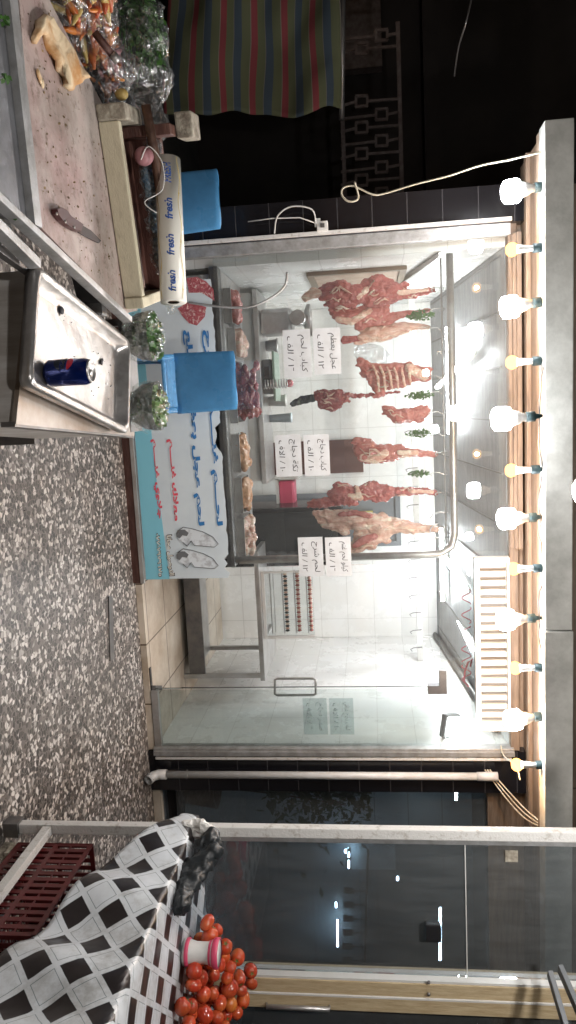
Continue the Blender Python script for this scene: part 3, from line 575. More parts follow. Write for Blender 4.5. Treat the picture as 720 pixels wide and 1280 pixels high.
# fluorescent tubes on ceiling
def tube_lamp(a, b, label, m='tube', r=.014, grp='tube lamps on the shop ceiling'):
    a, b = Vector(a), Vector(b); t = thing('tube_lamp', label, 'lamp', (a+b)/2, grp)
    mk('tube', G().tube([a, b], r, 10), m, t); d = Vector((0, 0, .022)); mk('batten', G().bar(a+d, b+d, .035, .014), 'white', t); return t
def onceil(x, y):
    d = r2*(y-640)+up2*(x-360)+fw*FPX; t = (2.60-(0-5.11)*-.10672-.035-1.7)  # solve with the sloping ceiling
    k = (2.6+5.11*.10672-.085-1.7)/(d.z+.10672*d.y); return CAM+d*k
tube_lamp(onceil(590, 440), onceil(546, 484), 'slanted white tube lamp on the ceiling above the rib rack')
tube_lamp(onceil(556, 697), onceil(583, 738), 'short white tube lamp just left of the louvred panel')
q0, q1 = P(566, 757, 'x', 2.40), P(592, 818, 'x', 2.40)
tube_lamp(P(566, 760, 'y', 7.0), P(590, 812, 'y', 6.1), 'long white tube lamp slanting behind the louvred panel')
tube_lamp((1.2, 7.0, 2.33), (1.9, 7.0, 2.33), 'white tube lamp across the rear right of the ceiling')  # extra tube added for a brighter interior
tube_lamp((-.6, 6.6, 2.38), (.3, 6.6, 2.38), 'white tube lamp across the rear left of the ceiling')  # another extra tube, put in for interior light
s = P(565, 908, 'y', 5.25); fl = thing('flood_lamp', 'square white floodlight beside the right door frame top', 'lamp', s)
Mx = Matrix.Translation(s)@Matrix.Rotation(R(-38), 4, 'X')@Matrix.Rotation(R(12), 4, 'Y')
mk('housing', G().box(-.085, .085, -.0, .05, -.07, .07, .01, Mx), 'grey', fl); mk('lens', G().box(-.068, .068, -.006, -.001, -.052, .052, 0, Mx), 'flood', fl)

# --- price cards
def card(x0, y0, x1, y1, Y, lines, label, m='paper', tilt=0, hook=True):
    a, b = P(x0, y0, 'y', Y), P(x1, y1, 'y', Y); w = b.x-a.x; h = b.z-a.z; c = Vector(((a.x+b.x)/2, Y, (a.z+b.z)/2))
    o = thing('price_card', label, 'price card', (c.x, c.y, min(a.z, b.z)), 'handwritten price cards')
    Mx = Matrix.Translation(c)@Matrix.Rotation(R(tilt), 4, 'Y')
    mk('card', xf(G().box(-w/2, w/2, 0, .003, -h/2, h/2), Mx), m, o)
    g = text_mesh(lines[0], w*.78, h*.33, .0, .1); xf(g, Mx@Matrix.Translation((0, -.0, h*.20))); mk('writing', g, 'ink' if m == 'paper' else 'bannergrey', o)
    g = text_mesh(lines[1], w*.74, h*.22, .0, .1); xf(g, Mx@Matrix.Translation((0, -.0, -h*.24))); mk('writing', g, 'ink' if m == 'paper' else 'bannergrey', o)
card(391, 411, 427, 467, 5.03, ('عجل بعظم', '١٢ / الف'), 'upper white price card below the left hanging meat, leftmost pair of cards')
card(353, 413, 390, 471, 5.03, ('كباب لحم', '١٦ / الف'), 'lower white price card of the leftmost pair, above the green tray')
card(379, 544, 413, 594, 5.03, ('كباب دجاج', '١٠ / الف'), 'upper white price card of the middle pair, in front of the brown doorway')
card(343, 544, 378, 595, 5.03, ('تكة دجاج', '١٠ / الاف'), 'lower white price card of the middle pair, above the marinated chicken trays')
card(406, 672, 440, 720, 5.03, ('كيلو لحم غنم', '١٦ / الف'), 'upper white price card of the pair by the curved steel post')
card(372, 672, 405, 720, 5.03, ('لحم شرح', '١٢ / الف'), 'lower white price card of the pair by the curved steel post')
card(411, 873, 443, 918, 5.06, ('كباب دجاج عراقي', '١٠ / الاف'), 'upper faded price card seen through the narrow glass panel by the door', 'faded')
card(378, 873, 410, 918, 5.06, ('صدر دجاج', '٦ / الاف'), 'lower faded price card seen through the narrow glass panel by the door', 'faded')

# --- hanging meat
HK = {}
def hook(x, y, Y=5.17):
    top = P(563, y, 'y', Y); lo = P(x, y, 'y', Y); h = thing('meat_hook', '', 'hook', top)
    g = G(); t = top.x; pts = [(t-.012, Y, 2.195), (t-.010, Y, 2.212), (t, Y, 2.218), (t+.010, Y, 2.212), (t+.008, Y, 2.18), (lo.x, Y, lo.z+.05), (lo.x, Y, lo.z), (lo.x+.008, Y-.004, lo.z-.012), (lo.x+.02, Y-.006, lo.z-.004)]
    bpy.data.objects.remove(h)
    return g.tube(pts, .0032, 6)
hooks = [(541, 360, 'the leftmost red leg'), (541, 386, 'the small dark red cut'), (538, 410, 'the third cut from the left'), (548, 440, 'nothing, left of the rib rack'), (536, 470, 'the rib rack'), (540, 490, 'the first herb bunch right of the ribs'), (538, 515, 'the short red cut'), (540, 542, 'the second herb bunch right of the ribs'), (546, 566, 'the round leg of meat'), (540, 591, 'the rightmost herb bunch'), (546, 616, 'the long lobed red cut'), (545, 658, 'the large pale carcass')]
for x, y, w in hooks: mk('meat_hook', hook(x, y), 'steel', label='thin steel hook holding '+w if 'nothing' not in w else 'empty thin steel hook left of the rib rack', cat='hook', group='hooks on the meat rail')
for i, y in enumerate((640, 672)):
    t = P(563, y, 'y', 5.17).x; q = P(545, y, 'y', 5.17).z
    g = G().tube([(t, 5.17, 2.215), (t, 5.17, q+.02)]+[(t+(1 if i == 0 else -1)*(.05-.05*math.cos(a)), 5.17, q+.02-.06*math.sin(a)) for a in [k*math.pi/8 for k in range(9)]], .005, 8)
    mk('meat_hook', g, 'steel', label=['large empty curved steel hook left of the carcass shank', 'large empty curved steel hook right of the carcass shank'][i], cat='hook', group='hooks on the meat rail')
mr_ = random.Random(17)
def cut(name, label, m, chains, Y=5.32, cat='meat', disp=.014, dsz=.05, parts=(), vox=.006, sm=1, dep=.75):
    bl = []; st = G()
    for c in chains:
        bb = chain([(x, y, q*.84) for x, y, q in c], Y, dep); bl += bb
        for p, q in bb:                                    # small muscle lobes and ragged flaps
            for k in range(2):
                a = mr_.uniform(0, 6.28); w_ = q[0]*mr_.uniform(.28, .5); o_ = Vector((math.cos(a)*q[0]*.8, math.sin(a)*q[1]*.7, mr_.uniform(-.8, .8)*q[2]))
                bl.append((p+o_, (w_, w_*.8, w_*mr_.uniform(1.3, 2.4))))
        if len(bb) > 2 and c[0][2] > 6:                     # strips of fat and sinew lying on the surface
            for k in range(3):
                a0 = mr_.uniform(-1.2, 1.2); i0 = mr_.randrange(0, max(1, len(bb)//3)); i1 = min(len(bb), i0+mr_.randint(3, 7)); pts = []
                for n_, (p, q) in enumerate(bb[i0:i1]): a = a0+.35*math.sin(n_*1.3+k); pts.append(p+Vector((math.sin(a)*q[0]*.98, -math.cos(a)*q[1]*1.12-.004, 0)))
                if len(pts) > 2: st.tube(pts, [.002]+[mr_.uniform(.004, .008) for _ in pts[2:]]+[.0015], 6)
    me = blobmesh(bl, vox, disp*1.2, dsz, sm)
    o = mk(name, me, m, label=label, cat=cat, group='meat hanging in the window' if cat == 'meat' else None)
    if len(st.b.verts): mk('sinew', st, 'meatpale', o)
    for pn, pm, pc, dy in parts:
        bb = []
        for c in pc: bb += chain([(x, y, q*.8) for x, y, q in c], Y-dy*.8, .4)
        mk(pn, blobmesh(bb, .005, .014, .025, 1), pm, o)
    return o
cut('leg_of_meat', 'long red leg of meat hanging furthest left, flared bone end at the bottom', 'meatdark', [[(404, 369, 9), (425, 366, 15), (448, 368, 15)], [(452, 366, 9), (468, 358, 15), (485, 360, 15), (498, 364, 11)], [(462, 374, 12), (490, 372, 10)], [(498, 366, 9), (515, 368, 6), (530, 365, 5), (541, 362, 4)], [(415, 378, 9), (440, 380, 8)]], parts=[('shank_bone', 'meatpale', [[(382, 372, 7), (392, 366, 9), (402, 368, 6)]], .02), ('tendon', 'meatpale', [[(500, 366, 5), (534, 362, 3)], [(448, 372, 4), (458, 362, 5)]], .05)], dsz=.04, disp=.02)
cut('flank_of_meat', 'pale and red cut hanging behind the leftmost leg against the framed board', 'meatred', [[(418, 388, 9), (432, 395, 13), (455, 394, 12), (480, 388, 9)], [(450, 404, 9), (478, 400, 8), (505, 393, 5), (536, 388, 3)], [(415, 383, 6), (428, 384, 6)]], Y=5.42, parts=[('fat_cap', 'meatpale', [[(422, 399, 5), (440, 402, 6), (462, 388, 5)]], .06)])
cut('shoulder_of_meat', 'third cut from the left, dark bone stump below a pale fatty shoulder', 'meatpale', [[(452, 423, 8), (465, 418, 12), (485, 414, 11), (505, 409, 8), (525, 408, 4), (536, 409, 3)]], Y=5.46, parts=[('bone_stump', 'meatdark', [[(431, 425, 7), (440, 424, 6), (453, 423, 5)]], .02)])
cut('rib_rack', 'rack of ribs spread open in the middle left of the window', 'meatred', [[(450, 451, 6), (458, 462, 8), (468, 478, 9), (476, 490, 8)], [(458, 460, 9), (480, 464, 11), (500, 465, 12), (520, 466, 12), (532, 468, 9)], [(470, 478, 9), (490, 480, 8), (505, 478, 7)]], parts=[('rib', 'meatpale', [[(466+k*9, 457+k*1.0, 2.2), (472+k*8, 470, 2.4), (474+k*8, 489-k*1.5, 2.2)]], .075) for k in range(6)]+[('fat_cap', 'meatpale', [[(512, 460, 8), (530, 470, 8)]], .05)], dep=.55, dsz=.03, disp=.016)
cut('pluck', 'knobbly red lump of meat hanging low on a long strip, below the ribs', 'offal', [[(398, 494, 8), (410, 498, 11), (424, 494, 9)], [(404, 504, 9), (416, 508, 7), (432, 497, 6)], [(425, 494, 4), (450, 495, 3), (478, 492, 2.2), (500, 490, 2)]], Y=5.36, disp=.03, dsz=.03, parts=[('dark_tip', 'blackbag', [[(366, 505, 5), (378, 500, 7), (390, 498, 7)]], 0)])
cut('short_cut', 'short thick red cut hanging right of the ribs', 'meatred', [[(484, 513, 7), (495, 520, 10), (510, 519, 11), (525, 517, 11), (532, 514, 8)], [(480, 510, 4), (490, 514, 6)]], disp=.02)
cut('leg_of_meat', 'round leg of meat with narrow upright shank, centre of the window', 'meatred', [[(450, 562, 12), (462, 567, 16), (476, 568, 14), (490, 567, 12)], [(447, 552, 8), (460, 555, 9)], [(490, 566, 9), (510, 565, 7), (530, 567, 5), (544, 568, 4)]], parts=[('fat_cap', 'meatpale', [[(454, 572, 7), (470, 574, 8), (482, 566, 6)], [(500, 566, 5), (520, 566, 5)]], .06)])
cut('long_cut', 'long lobed red cut hanging between the round leg and the pale carcass', 'meatdark', [[(388, 630, 5), (398, 629, 8), (410, 627, 6)], [(410, 627, 5), (424, 621, 13), (438, 622, 13)], [(422, 608, 7), (436, 612, 8)], [(446, 618, 8), (460, 613, 13), (476, 616, 13), (488, 615, 9)], [(488, 615, 7), (510, 614, 6), (530, 614, 5), (544, 616, 4)]], disp=.022, dsz=.035, parts=[('tendon', 'meatpale', [[(438, 620, 5), (450, 622, 6), (446, 610, 4)], [(515, 614, 4), (540, 615, 3)]], .05)])
cut('carcass', 'largest cut, pale pink half carcass with long shank up to the rail', 'meatpale', [[(394, 642, 5), (410, 644, 9), (430, 648, 13), (455, 652, 16), (475, 656, 17), (490, 657, 13), (505, 658, 10), (525, 661, 7), (545, 661, 5)], [(405, 655, 6), (428, 660, 9)], [(442, 688, 8), (450, 680, 11), (465, 674, 13), (480, 666, 12)], [(446, 668, 7), (458, 664, 9)]], Y=5.27, disp=.018, parts=[('red_cavity', 'meatred', [[(444, 682, 5), (455, 675, 7), (468, 671, 6)], [(425, 643, 4), (445, 641, 5), (462, 645, 5)]], .085)], dsz=.06)

def herbs(x, y, rx, ry, Y, n, size, label, m='leaf', cat='herbs', stems=True, seed=1, grp=None, lean=(0, 0)):
    rg = random.Random(seed); c = P(x, y, 'y', Y); a = S(ry, c); h = S(rx, c)
    o = thing('herb_bunch', label, cat, c, grp); g = G()
    for k in range(n):
        while True:
            q = Vector((rg.uniform(-1, 1), rg.uniform(-1, 1), rg.uniform(-1, 1)))
            if q.length < 1: break
        g.leaf(c+Vector((q.x*a*(.7+.3*q.z), q.y*a*.7, q.z*h)), size*rg.uniform(.6, 1.3), rg)
    mk('leaves', g, m, o)
    g = G()
    for k in range(8): d = rg.uniform(-.3, .3)*a; g.tube([c+Vector((d, 0, h*1.15)), c+Vector((d*.5, 0, h*.5)), c+Vector((rg.uniform(-1, 1)*a*.7, rg.uniform(-.5, .5)*a, -h*.6))], .0016, 5)
    mk('stalks', g, m, o); return o
hb = 'herb bunches on the meat rail'
herbs(524, 394, 17, 10, 5.24, 170, .020, 'green herb bunch hanging furthest left, over the leftmost leg', seed=1, grp=hb)
herbs(523, 494, 17, 8, 5.24, 160, .020, 'green herb bunch hanging right of the rib rack', seed=2, grp=hb)
herbs(522, 542, 15, 7, 5.24, 140, .019, 'green herb bunch hanging between the short cut and the round leg', seed=3, grp=hb)
herbs(522, 592, 13, 6, 5.24, 120, .019, 'green herb bunch hanging right of the round leg, rightmost bunch', seed=4, grp=hb)

# --- trays in the counter
def meat_tray(y0, y1, Y0, Y1, m, label, z=.727, hh=.055, amp=.04, seed=1, food='meat_heap', lump=None):
    x0, x1 = P(312, y0, 'y', Y0).x, P(312, y1, 'y', Y0).x; t = thing('food_tray', label, 'tray', ((x0+x1)/2, (Y0+Y1)/2, z), 'steel trays of meat on the counter')
    g = G(); g.box(x0, x1, Y0, Y1, z, z+.004); g.box(x0, x1, Y0, Y0+.004, z+.004, z+hh); g.box(x0, x1, Y1-.004, Y1, z+.004, z+hh); g.box(x0, x0+.004, Y0+.004, Y1-.004, z+.004, z+hh); g.box(x1-.004, x1, Y0+.004, Y1-.004, z+.004, z+hh); g.box(x0-.012, x1+.012, Y0-.012, Y0, z+hh-.003, z+hh)
    mk('pan', g, 'steel', t)
    rg = random.Random(seed); bl = []
    for k in range(70):
        x, y = rg.uniform(x0+.03, x1-.03), rg.uniform(Y0+.03, Y1-.03); r = rg.uniform(.018, .034)
        bl.append((Vector((x, y, z+.03+rg.random()*amp)), (r*1.3, r, r*.8)))
    bl.append((Vector(((x0+x1)/2, (Y0+Y1)/2, z+.02)), ((x1-x0)*.47, (Y1-Y0)*.47, .03)))
    mk(food, blobmesh(bl, .008, .012, .02, 2), m, label=label.replace('steel tray of', 'heap of'), cat='meat', group='heaped food in the counter trays')
meat_tray(358, 402, 5.2, 5.5, 'meatred', 'steel tray of red meat strips at the far left of the counter', seed=1, amp=.05)
meat_tray(408, 445, 5.28, 5.6, 'meatpale', 'steel tray of pale fat pieces behind the blue chair', seed=2, amp=.05)
meat_tray(449, 528, 5.2, 5.5, 'offal', 'steel tray of dark offal heaped high beside the blue chair', seed=3, amp=.14)
meat_tray(542, 590, 5.2, 5.5, 'chicken', 'steel tray of orange chicken pieces under the middle price cards', seed=4, amp=.045)
meat_tray(597, 641, 5.2, 5.5, 'chicken', 'steel tray of paler orange chicken right of the first chicken tray', seed=5, amp=.045)
meat_tray(647, 697, 5.2, 5.5, 'meatpale', 'steel tray of pink bony pieces at the right end of the counter', seed=6, amp=.06)
# scale, mincer, tools on rear counter
rc = thing('rear_counter', 'pale rear work counter behind the display trays on the left', 'counter', (-.2, 6.3, 0))
mk('worktop', G().box(-.94, .62, 6.05, 6.6, .80, .84, .004), 'steel', rc); mk('cabinet', G().box(-.92, .60, 6.1, 6.58, .045, .80), 'white', rc)
p = P(358, 470, 'y', 6.2)
w = thing('weighing_scale', 'grey weighing scale with pale green pan behind the leftmost price cards', 'scale', (p.x, 6.25, .84))
mk('body', G().box(p.x-.14, p.x+.14, 6.12, 6.4, .84, .92, .015), 'grey', w); mk('pan', G().box(p.x-.2, p.x+.2, 6.08, 6.42, .93, .95, .006), 'green', w); mk('display', G().box(p.x-.08, p.x+.08, 6.105, 6.118, .86, .90), 'darkcab', w)
p = P(375, 400, 'y', 6.2); w = thing('meat_mincer', 'steel meat mincer with round head at the left of the rear counter', 'mincer', (p.x, 6.25, .84))
mk('body', G().box(p.x-.10, p.x+.10, 6.15, 6.45, .84, 1.10, .03), 'steel', w); mk('head', G().tube([(p.x, 6.15, 1.16), (p.x, 6.0, 1.16)], .06, 18), 'steel', w); mk('hopper', G().lathe([(.03, 0), (.035, .08), (.13, .12), (.13, .15)], (p.x, 6.25, 1.10)), 'steel', w)
p = P(378, 478, 'y', 6.0)
w = thing('skewer_holder', 'ribbed steel holder with one pink skewer end, beside the weighing scale', 'holder', (p.x, 6.0, .84))
mk('coil', G().tube([(p.x+.035*math.cos(a), 6.05+.035*math.sin(a), .86+a*.0035) for a in [k*.4 for k in range(140)]], .005, 5), 'steel', w); mk('meat_end', G().ball((p.x, 6.05, 1.07), .033), 'mince', w)
for k, (y_, rr__, hh_, m_, nm_) in enumerate(((430, .055, .09, 'steel', 'small steel bowl on the rear counter, left of the scale'), (500, .05, .14, 'white', 'white plastic tub on the rear counter, right of the scale'), (522, .04, .18, 'banner', 'pale round jar on the rear counter, rightmost of its row'))):
    x_ = P(365, y_, 'y', 6.4).x; mk('tub', G().lathe([(0, 0), (rr__*.8, 0), (rr__, hh_), (rr__*1.08, hh_), (rr__*1.08, hh_+.012), (0, hh_+.012)], (x_, 6.45, .841), 20), m_, label=nm_, cat='tub')
# pink box on a shelf, dark appliance, framed board, bag
a, b = P(354, 600, 'y', 6.8), P(370, 638, 'y', 6.8)
sh = thing('wall_shelf', 'small white shelf unit right of the middle price cards', 'shelf', ((a.x+b.x)/2, 6.85, .5))
mk('shelf_board', G().box(a.x-.02, b.x+.02, 6.7, 7.0, a.z-.06, a.z-.035), 'white', sh); mk('shelf_side', G().box(a.x-.03, a.x-.01, 6.7, 7.0, .05, b.z+.05), 'white', sh); mk('shelf_side', G().box(b.x+.01, b.x+.03, 6.7, 7.0, .05, b.z+.05), 'white', sh)
mk('storage_box', G().box(a.x, b.x, 6.72, 6.95, a.z-.034, b.z, .02), 'pink', label='bright pink plastic box on the small white shelf', cat='box')
a, b = P(320, 636, 'y', 6.4), P(432, 706, 'y', 6.4)
w = thing('dark_cabinet', 'black cabinet with rounded window behind the large pale carcass', 'cabinet', ((a.x+b.x)/2, 6.6, .05))
mk('body', G().box(a.x, b.x, 6.4, 6.9, .05, b.z, .02), 'darkcab', w); mk('door', G().box(a.x+.04, b.x-.04, 6.385, 6.398, .5, b.z-.06, .005), 'blackbag', w); mk('foot_rail', G().box(a.x, b.x, 6.37, 6.384, .3, .36), 'steel', w)
w = thing('framed_board', 'brown framed board on the left wall behind the leftmost meat', 'picture', (-.94, 5.9, 1.3))
mk('frame', G().box(-.952, -.925, 5.55, 5.6, 1.28, 2.0).box(-.952, -.925, 6.5, 6.55, 1.28, 2.0).box(-.952, -.925, 5.6, 6.5, 1.28, 1.33).box(-.952, -.925, 5.6, 6.5, 1.95, 2.0), 'woodframe', w); mk('panel', G().box(-.952, -.94, 5.6, 6.5, 1.33, 1.95), 'photo', w)
bl = chain([(455, 440, 13), (470, 446, 15), (480, 448, 9)], 6.0); mk('plastic_bag', blobmesh(bl, .01, .03, .05, 2, True), 'film2', label='clear plastic bag hanging behind the top of the rib rack', cat='bag')
# steel work table seen through the door, with skewer rack
t2 = thing('work_table', 'stainless work table with low front panel inside the door', 'table', (1.8, 6.2, .05))
a = P(330, 712, 'y', 6.0)
mk('worktop', G().box(1.16, 2.28, 5.95, 6.75, .71, .75, .004), 'steel', t2); mk('front_panel', G().box(1.18, 2.25, 5.97, 5.99, .10, .235), 'darksteel', t2); mk('shelf', G().box(1.18, 2.25, 5.99, 6.7, .10, .12), 'steel', t2)
for x, y in ((1.19, 5.96), (2.24, 5.96), (1.19, 6.7), (2.24, 6.7)): mk('leg', G().box(x-.018, x+.018, y, y+.036, .045, .71, .003), 'steel', t2)
a, b = P(331, 714, 'y', 6.05), P(394, 797, 'y', 6.05)
rk = thing('skewer_rack', 'white framed glass rack of skewers standing on the work table', 'rack', ((a.x+b.x)/2, 6.1, .75))
mk('frame', G().box(a.x, b.x, 6.03, 6.05, .752, .775).box(b.x-.022, b.x, 6.03, 6.05, .776, b.z).box(a.x, a.x+.015, 6.03, 6.05, .776, b.z), 'white', rk); mk('pane', G().box(a.x+.016, b.x-.023, 6.055, 6.06, .776, b.z), 'glass', rk); mk('side', G().box(b.x-.022, b.x, 6.051, 6.4, .752, .775), 'white', rk)
for k, xx in enumerate((343, 358, 373, 388)):
    zz = P(xx, 755, 'y', 6.12).z; g = G().tube([(a.x+.02, 6.12, zz), (b.x-.03, 6.12, zz)], .004, 6)
    sk_ = mk('skewer', g, 'steel', label='steel skewer row %s of the rack on the work table' % ['lowest', 'second lowest', 'second highest', 'highest'][k], cat='skewer', group='skewers in the rack')
    n = 26
    mk('support_bar', G().box(a.x+.018, b.x-.025, 6.10, 6.16, zz-.030, zz-.022), 'steel', sk_)
    if k:
        g = G(); g2 = G(); ln = b.x-a.x-.07
        for q in range(n): (g if q % 2 else g2).ball((a.x+.035+ln*q/n+ln/n/2, 6.12, zz), (ln/n*.55, .016, .021), 1)
        mk('meat_cube', g, 'blackbag' if k == 1 else 'meatdark', sk_)['kind'] = 'stuff'; mk('fat_cube', g2, 'meatpale', sk_)['kind'] = 'stuff'
# red painted writing on the glass above the door
o = thing('red_lettering', 'loose red hand-painted lettering behind the glass left of the louvred panel', 'lettering', P(585, 790, 'y', 5.2))
g = G()
for k in range(5):
    y0 = 735+k*24; pts = [P(583+6*math.sin(a*1.3+k), y0+a*3.4, 'y', 5.2) for a in [q*.5 for q in range(13)]]; g.tube(pts, .0035, 5)
g.tube([P(586, 858, 'y', 5.2), P(580, 852, 'y', 5.2), P(581, 840, 'y', 5.2), P(585, 828, 'y', 5.2), P(590, 824, 'y', 5.2), P(588, 833, 'y', 5.2)], .007, 6)
mk('strokes', g, 'redpaint', o)

# ================================================================== BANNER
a, b = P(172, 725, 'y', 5.0), P(284, 725, 'y', 5.0); XR = a.x; ZT = .69; XL = -.86; Z0 = .088
bn = thing('banner', 'torn blue and white butcher banner with Arabic lettering below the window', 'banner', ((XL+XR)/2, 4.99, Z0))
rg = random.Random(3); top = []
nn = 60
for k in range(nn+1):
    x = XL+(XR-XL)*k/nn; z = ZT+rg.uniform(-.006, .006)
    if .47 < k/nn < .56: z -= .02+rg.uniform(0, .03)
    if k/nn > .93: z -= rg.uniform(0, .03)
    top.append((x, 5.0, z))
right = [(XR-rg.uniform(0, .004), 5.0, z) for z in (.6, .5, .4, .3, .2, .1)]
mk('sheet', G().prism([(XL, 5.0, Z0)]+top+right+[(XR, 5.0, Z0)], (0, .004, 0)), 'banner', bn)
def sh2(pts, m, name, y): return mk(name, G().prism([(x, y, z) for x, z in pts], (0, .0015, 0)), m, bn)
sh2([(XL, Z0+.005), (XR-.002, Z0+.005), (XR-.002, Z0+.175), (.3, Z0+.125), (XL, Z0+.11)], 'cyan', 'colour_band', 4.998)
mk('base_rail', G().box(XL, XR+.02, 4.97, 4.999, .058, .086, .003), 'steel', bn); mk('base_board', G().box(XL, XR+.02, 4.985, 5.03, .0, .057, .002), 'maroon', bn)
def btext(s, x0, y0, x1, y1, m, bold=.02, y=4.9965, name='lettering'):
    """text filling the photo rectangle (x0,y0)-(x1,y1)"""
    p, q = P(x0, y0, 'y', 5.0), P(x1, y1, 'y', 5.0); w_, h_ = q.x-p.x, q.z-p.z
    g = text_mesh(s, w_, h_, bold); xf(g, Matrix.Translation(((p.x+q.x)/2, y, (p.z+q.z)/2))@Matrix.Rotation(R(0), 4, 'Y')); return mk(name, g, m, bn)
btext('لحـــم غنــــم - شرح', 252, 413, 279, 657, 'blueink', .045)
btext('لحم عجل بعظم - ضلع', 228, 413, 256, 657, 'blueink', .045)
btext('معلاك غنــــم', 208, 549, 225, 651, 'redink', .04)
btext('جلاوي غنــــم', 188, 549, 204, 648, 'redink', .04)
btext('التوصيل مجانا', 206, 668, 219, 720, 'ink', .06, 4.9965); btext('التوصيل مجانا', 207, 669, 218, 719, 'rollp', .022, 4.9945)
btext('٠٧٧٠٧٩٧٩٦٧٥', 194, 666, 204, 721, 'ink', .06, 4.9965); btext('٠٧٧٠٧٩٧٩٦٧٥', 194.8, 667, 203.2, 720, 'rollp', .022, 4.9945)
def px_shape(pts, m, name, y):
    w = []
    for x, y_ in pts: q = P(x, y_, 'y', 5.0); w.append((q.x, y, q.z))
    return mk(name, G().prism(w, (0, .0015, 0)), m, bn)
for k, (dy, ) in enumerate(((0,), (27,))):
    px_shape([(222, 664+dy), (229, 659+dy), (240, 661+dy), (254, 665+dy), (266, 671+dy), (273, 680+dy), (268, 684+dy), (256, 683+dy), (243, 682+dy), (239, 676+dy), (234, 683+dy), (229, 678+dy), (223, 675+dy)], 'bannergrey', 'sheep_picture', 4.9968-.001*k)
    px_shape([(221, 666+dy), (225, 662+dy), (231, 662+dy), (236, 666+dy), (234, 670+dy), (228, 669+dy), (225, 673+dy), (221, 671+dy)], 'grey', 'sheep_head', 4.9945-.001*k)
    g = G(); out_ = [(222, 664+dy), (229, 659+dy), (240, 661+dy), (254, 665+dy), (266, 671+dy), (273, 680+dy), (268, 684+dy), (256, 683+dy), (243, 682+dy), (239, 676+dy), (234, 683+dy), (229, 678+dy)]
    g.tube([P(x, y, 'y', 4.994-.001*k) for x, y in out_], .0022, 5); mk('sheep_outline', g, 'bannerdark', bn)
px_shape([(233, 348), (246, 346), (258, 352), (267, 362), (268, 376), (262, 372), (252, 366), (236, 366)], 'mince', 'mince_picture', 4.997)
px_shape([(222, 386), (234, 378), (246, 380), (258, 384), (256, 396), (246, 407), (236, 404), (228, 395)], 'mince', 'mince_picture', 4.997)

# ================================================================== CHAIRS
def chair():
    c = thing('plastic_chair', '', 'chair', (0, 0, 0))
    g = G()
    def fb(u, v):
        x = (u-.5)*.36*(1-.06*v); return (x, -.03+.10*(2*abs(u-.5))**2*.35-.05*v, .50+.37*v-.012*(2*abs(u-.5))**6)
    g.sheet(fb, 14, 10); b_ = mk('backrest', g, 'blueplastic', c, local=True, solid=.008); b_.modifiers.new('b', 'BEVEL').width = .004
    g = G().box(-.175, .175, -.05, .31, .42, .445, .012); mk('seat', g, 'blueplastic', c, local=True)
    for x in (-.155, .155):
        for y, tp in ((-.035, .50), (.28, .42)): mk('leg', G().tube([(x*1.08, y+(-.03 if y < 0 else .03), 0), (x, y, tp+.0)], [.014, .018], 8), 'blueplastic', c, local=True)
    return c
c1 = chair(); c1.location = (-1.235, 4.6, 0); tag(c1, 'blue plastic chair in the dark left of the shop, backrest above the foil roll', 'chair', 'blue plastic chairs')
c2 = copy_tree(c1); c2.location = (-.175, 4.58, .02); c2.location.z = 0; c2['label'] = 'blue plastic chair standing before the banner, behind the glass bowls'
c2.scale = (1.03, 1, 1.045)

# ================================================================== FOREGROUND LEFT: meat table
ZT1 = .95
def PT(x, y, z=ZT1): return P(x, y, 'z', z)
mt = thing('meat_table', 'metal edged table with blood-stained cutting surface at the left', 'table', (-.9, 1.9, 0))
e1, e2, e3, e4 = PT(28, 0), PT(50, 285), PT(150, 392), PT(135, 140)
far = PT(60, -60)
poly = [PT(25, -160), PT(24, 0), PT(47, 280), PT(157, 392), PT(168, 372), PT(137, 152), PT(60, 0), PT(28, -60)]
poly = [PT(18, -120), PT(24, 0), PT(47, 280), PT(157, 392), PT(172, 388), PT(138, 150), PT(62, 0), PT(20, -90)]
mk('cutting_surface', G().prism(poly, (0, 0, -.03)), 'board', mt)
q = [PT(8, -110), PT(8, 0), PT(43, 285), PT(47, 280), PT(24, 0), PT(17, -120)]
mk('edge_strip', G().prism([p+Vector((0, 0, .006)) for p in [PT(15, -60), PT(19, 0), PT(50, 285), PT(41, 281), PT(9, 0), PT(4, -60)]], (0, 0, -.03)), 'alu', mt)
mk('gutter', G().prism([p+Vector((0, 0, -.012)) for p in [PT(8, -40), PT(9, 0), PT(41, 281), PT(-20, 250), PT(-60, 100), PT(-60, -40)]], (0, 0, -.02)), 'gutter', mt)
for p in (PT(62, 0), PT(150, 385), PT(40, 262), PT(-40, 60)): mk('leg', G().box(p.x-.02, p.x+.02, p.y-.02, p.y+.02, 0, .90), 'alu', mt)
mk('lower_shelf', G().box(-1.1, -.42, 1.70, 2.25, .50, .53), 'darkcab', mt); mk('apron', G().bar(PT(150, 385)+Vector((-.02, -.02, -.08)), PT(66, 6)+Vector((0, -.02, -.08)), .02, .08), 'darksteel', mt)  # dark shelf board added to fill the shaded gap under the table
# diagonal rails between the tables
ra, rb = PT(3, 258)+Vector((0, 0, .004)), PT(158, 400)+Vector((0, 0, .004)); dd = (rb-ra).normalized(); nn_ = Vector((dd.y, -dd.x, 0))
mk('side_rail', G().bar(ra-dd*.3, rb, .018, .03, .002), 'alu', mt)
mk('side_rail', G().bar(ra-dd*.3+nn_*.028+Vector((0, 0, -.012)), PT(50, 330)+Vector((0, 0, -.012)), .022, .03, .002), 'alu', mt)
mk('side_rail', G().bar(ra-dd*.3+nn_*.075+Vector((0, 0, -.05)), PT(44, 345, .90)+Vector((0, 0, -.0)), .02, .02, .002), 'darksteel', mt)
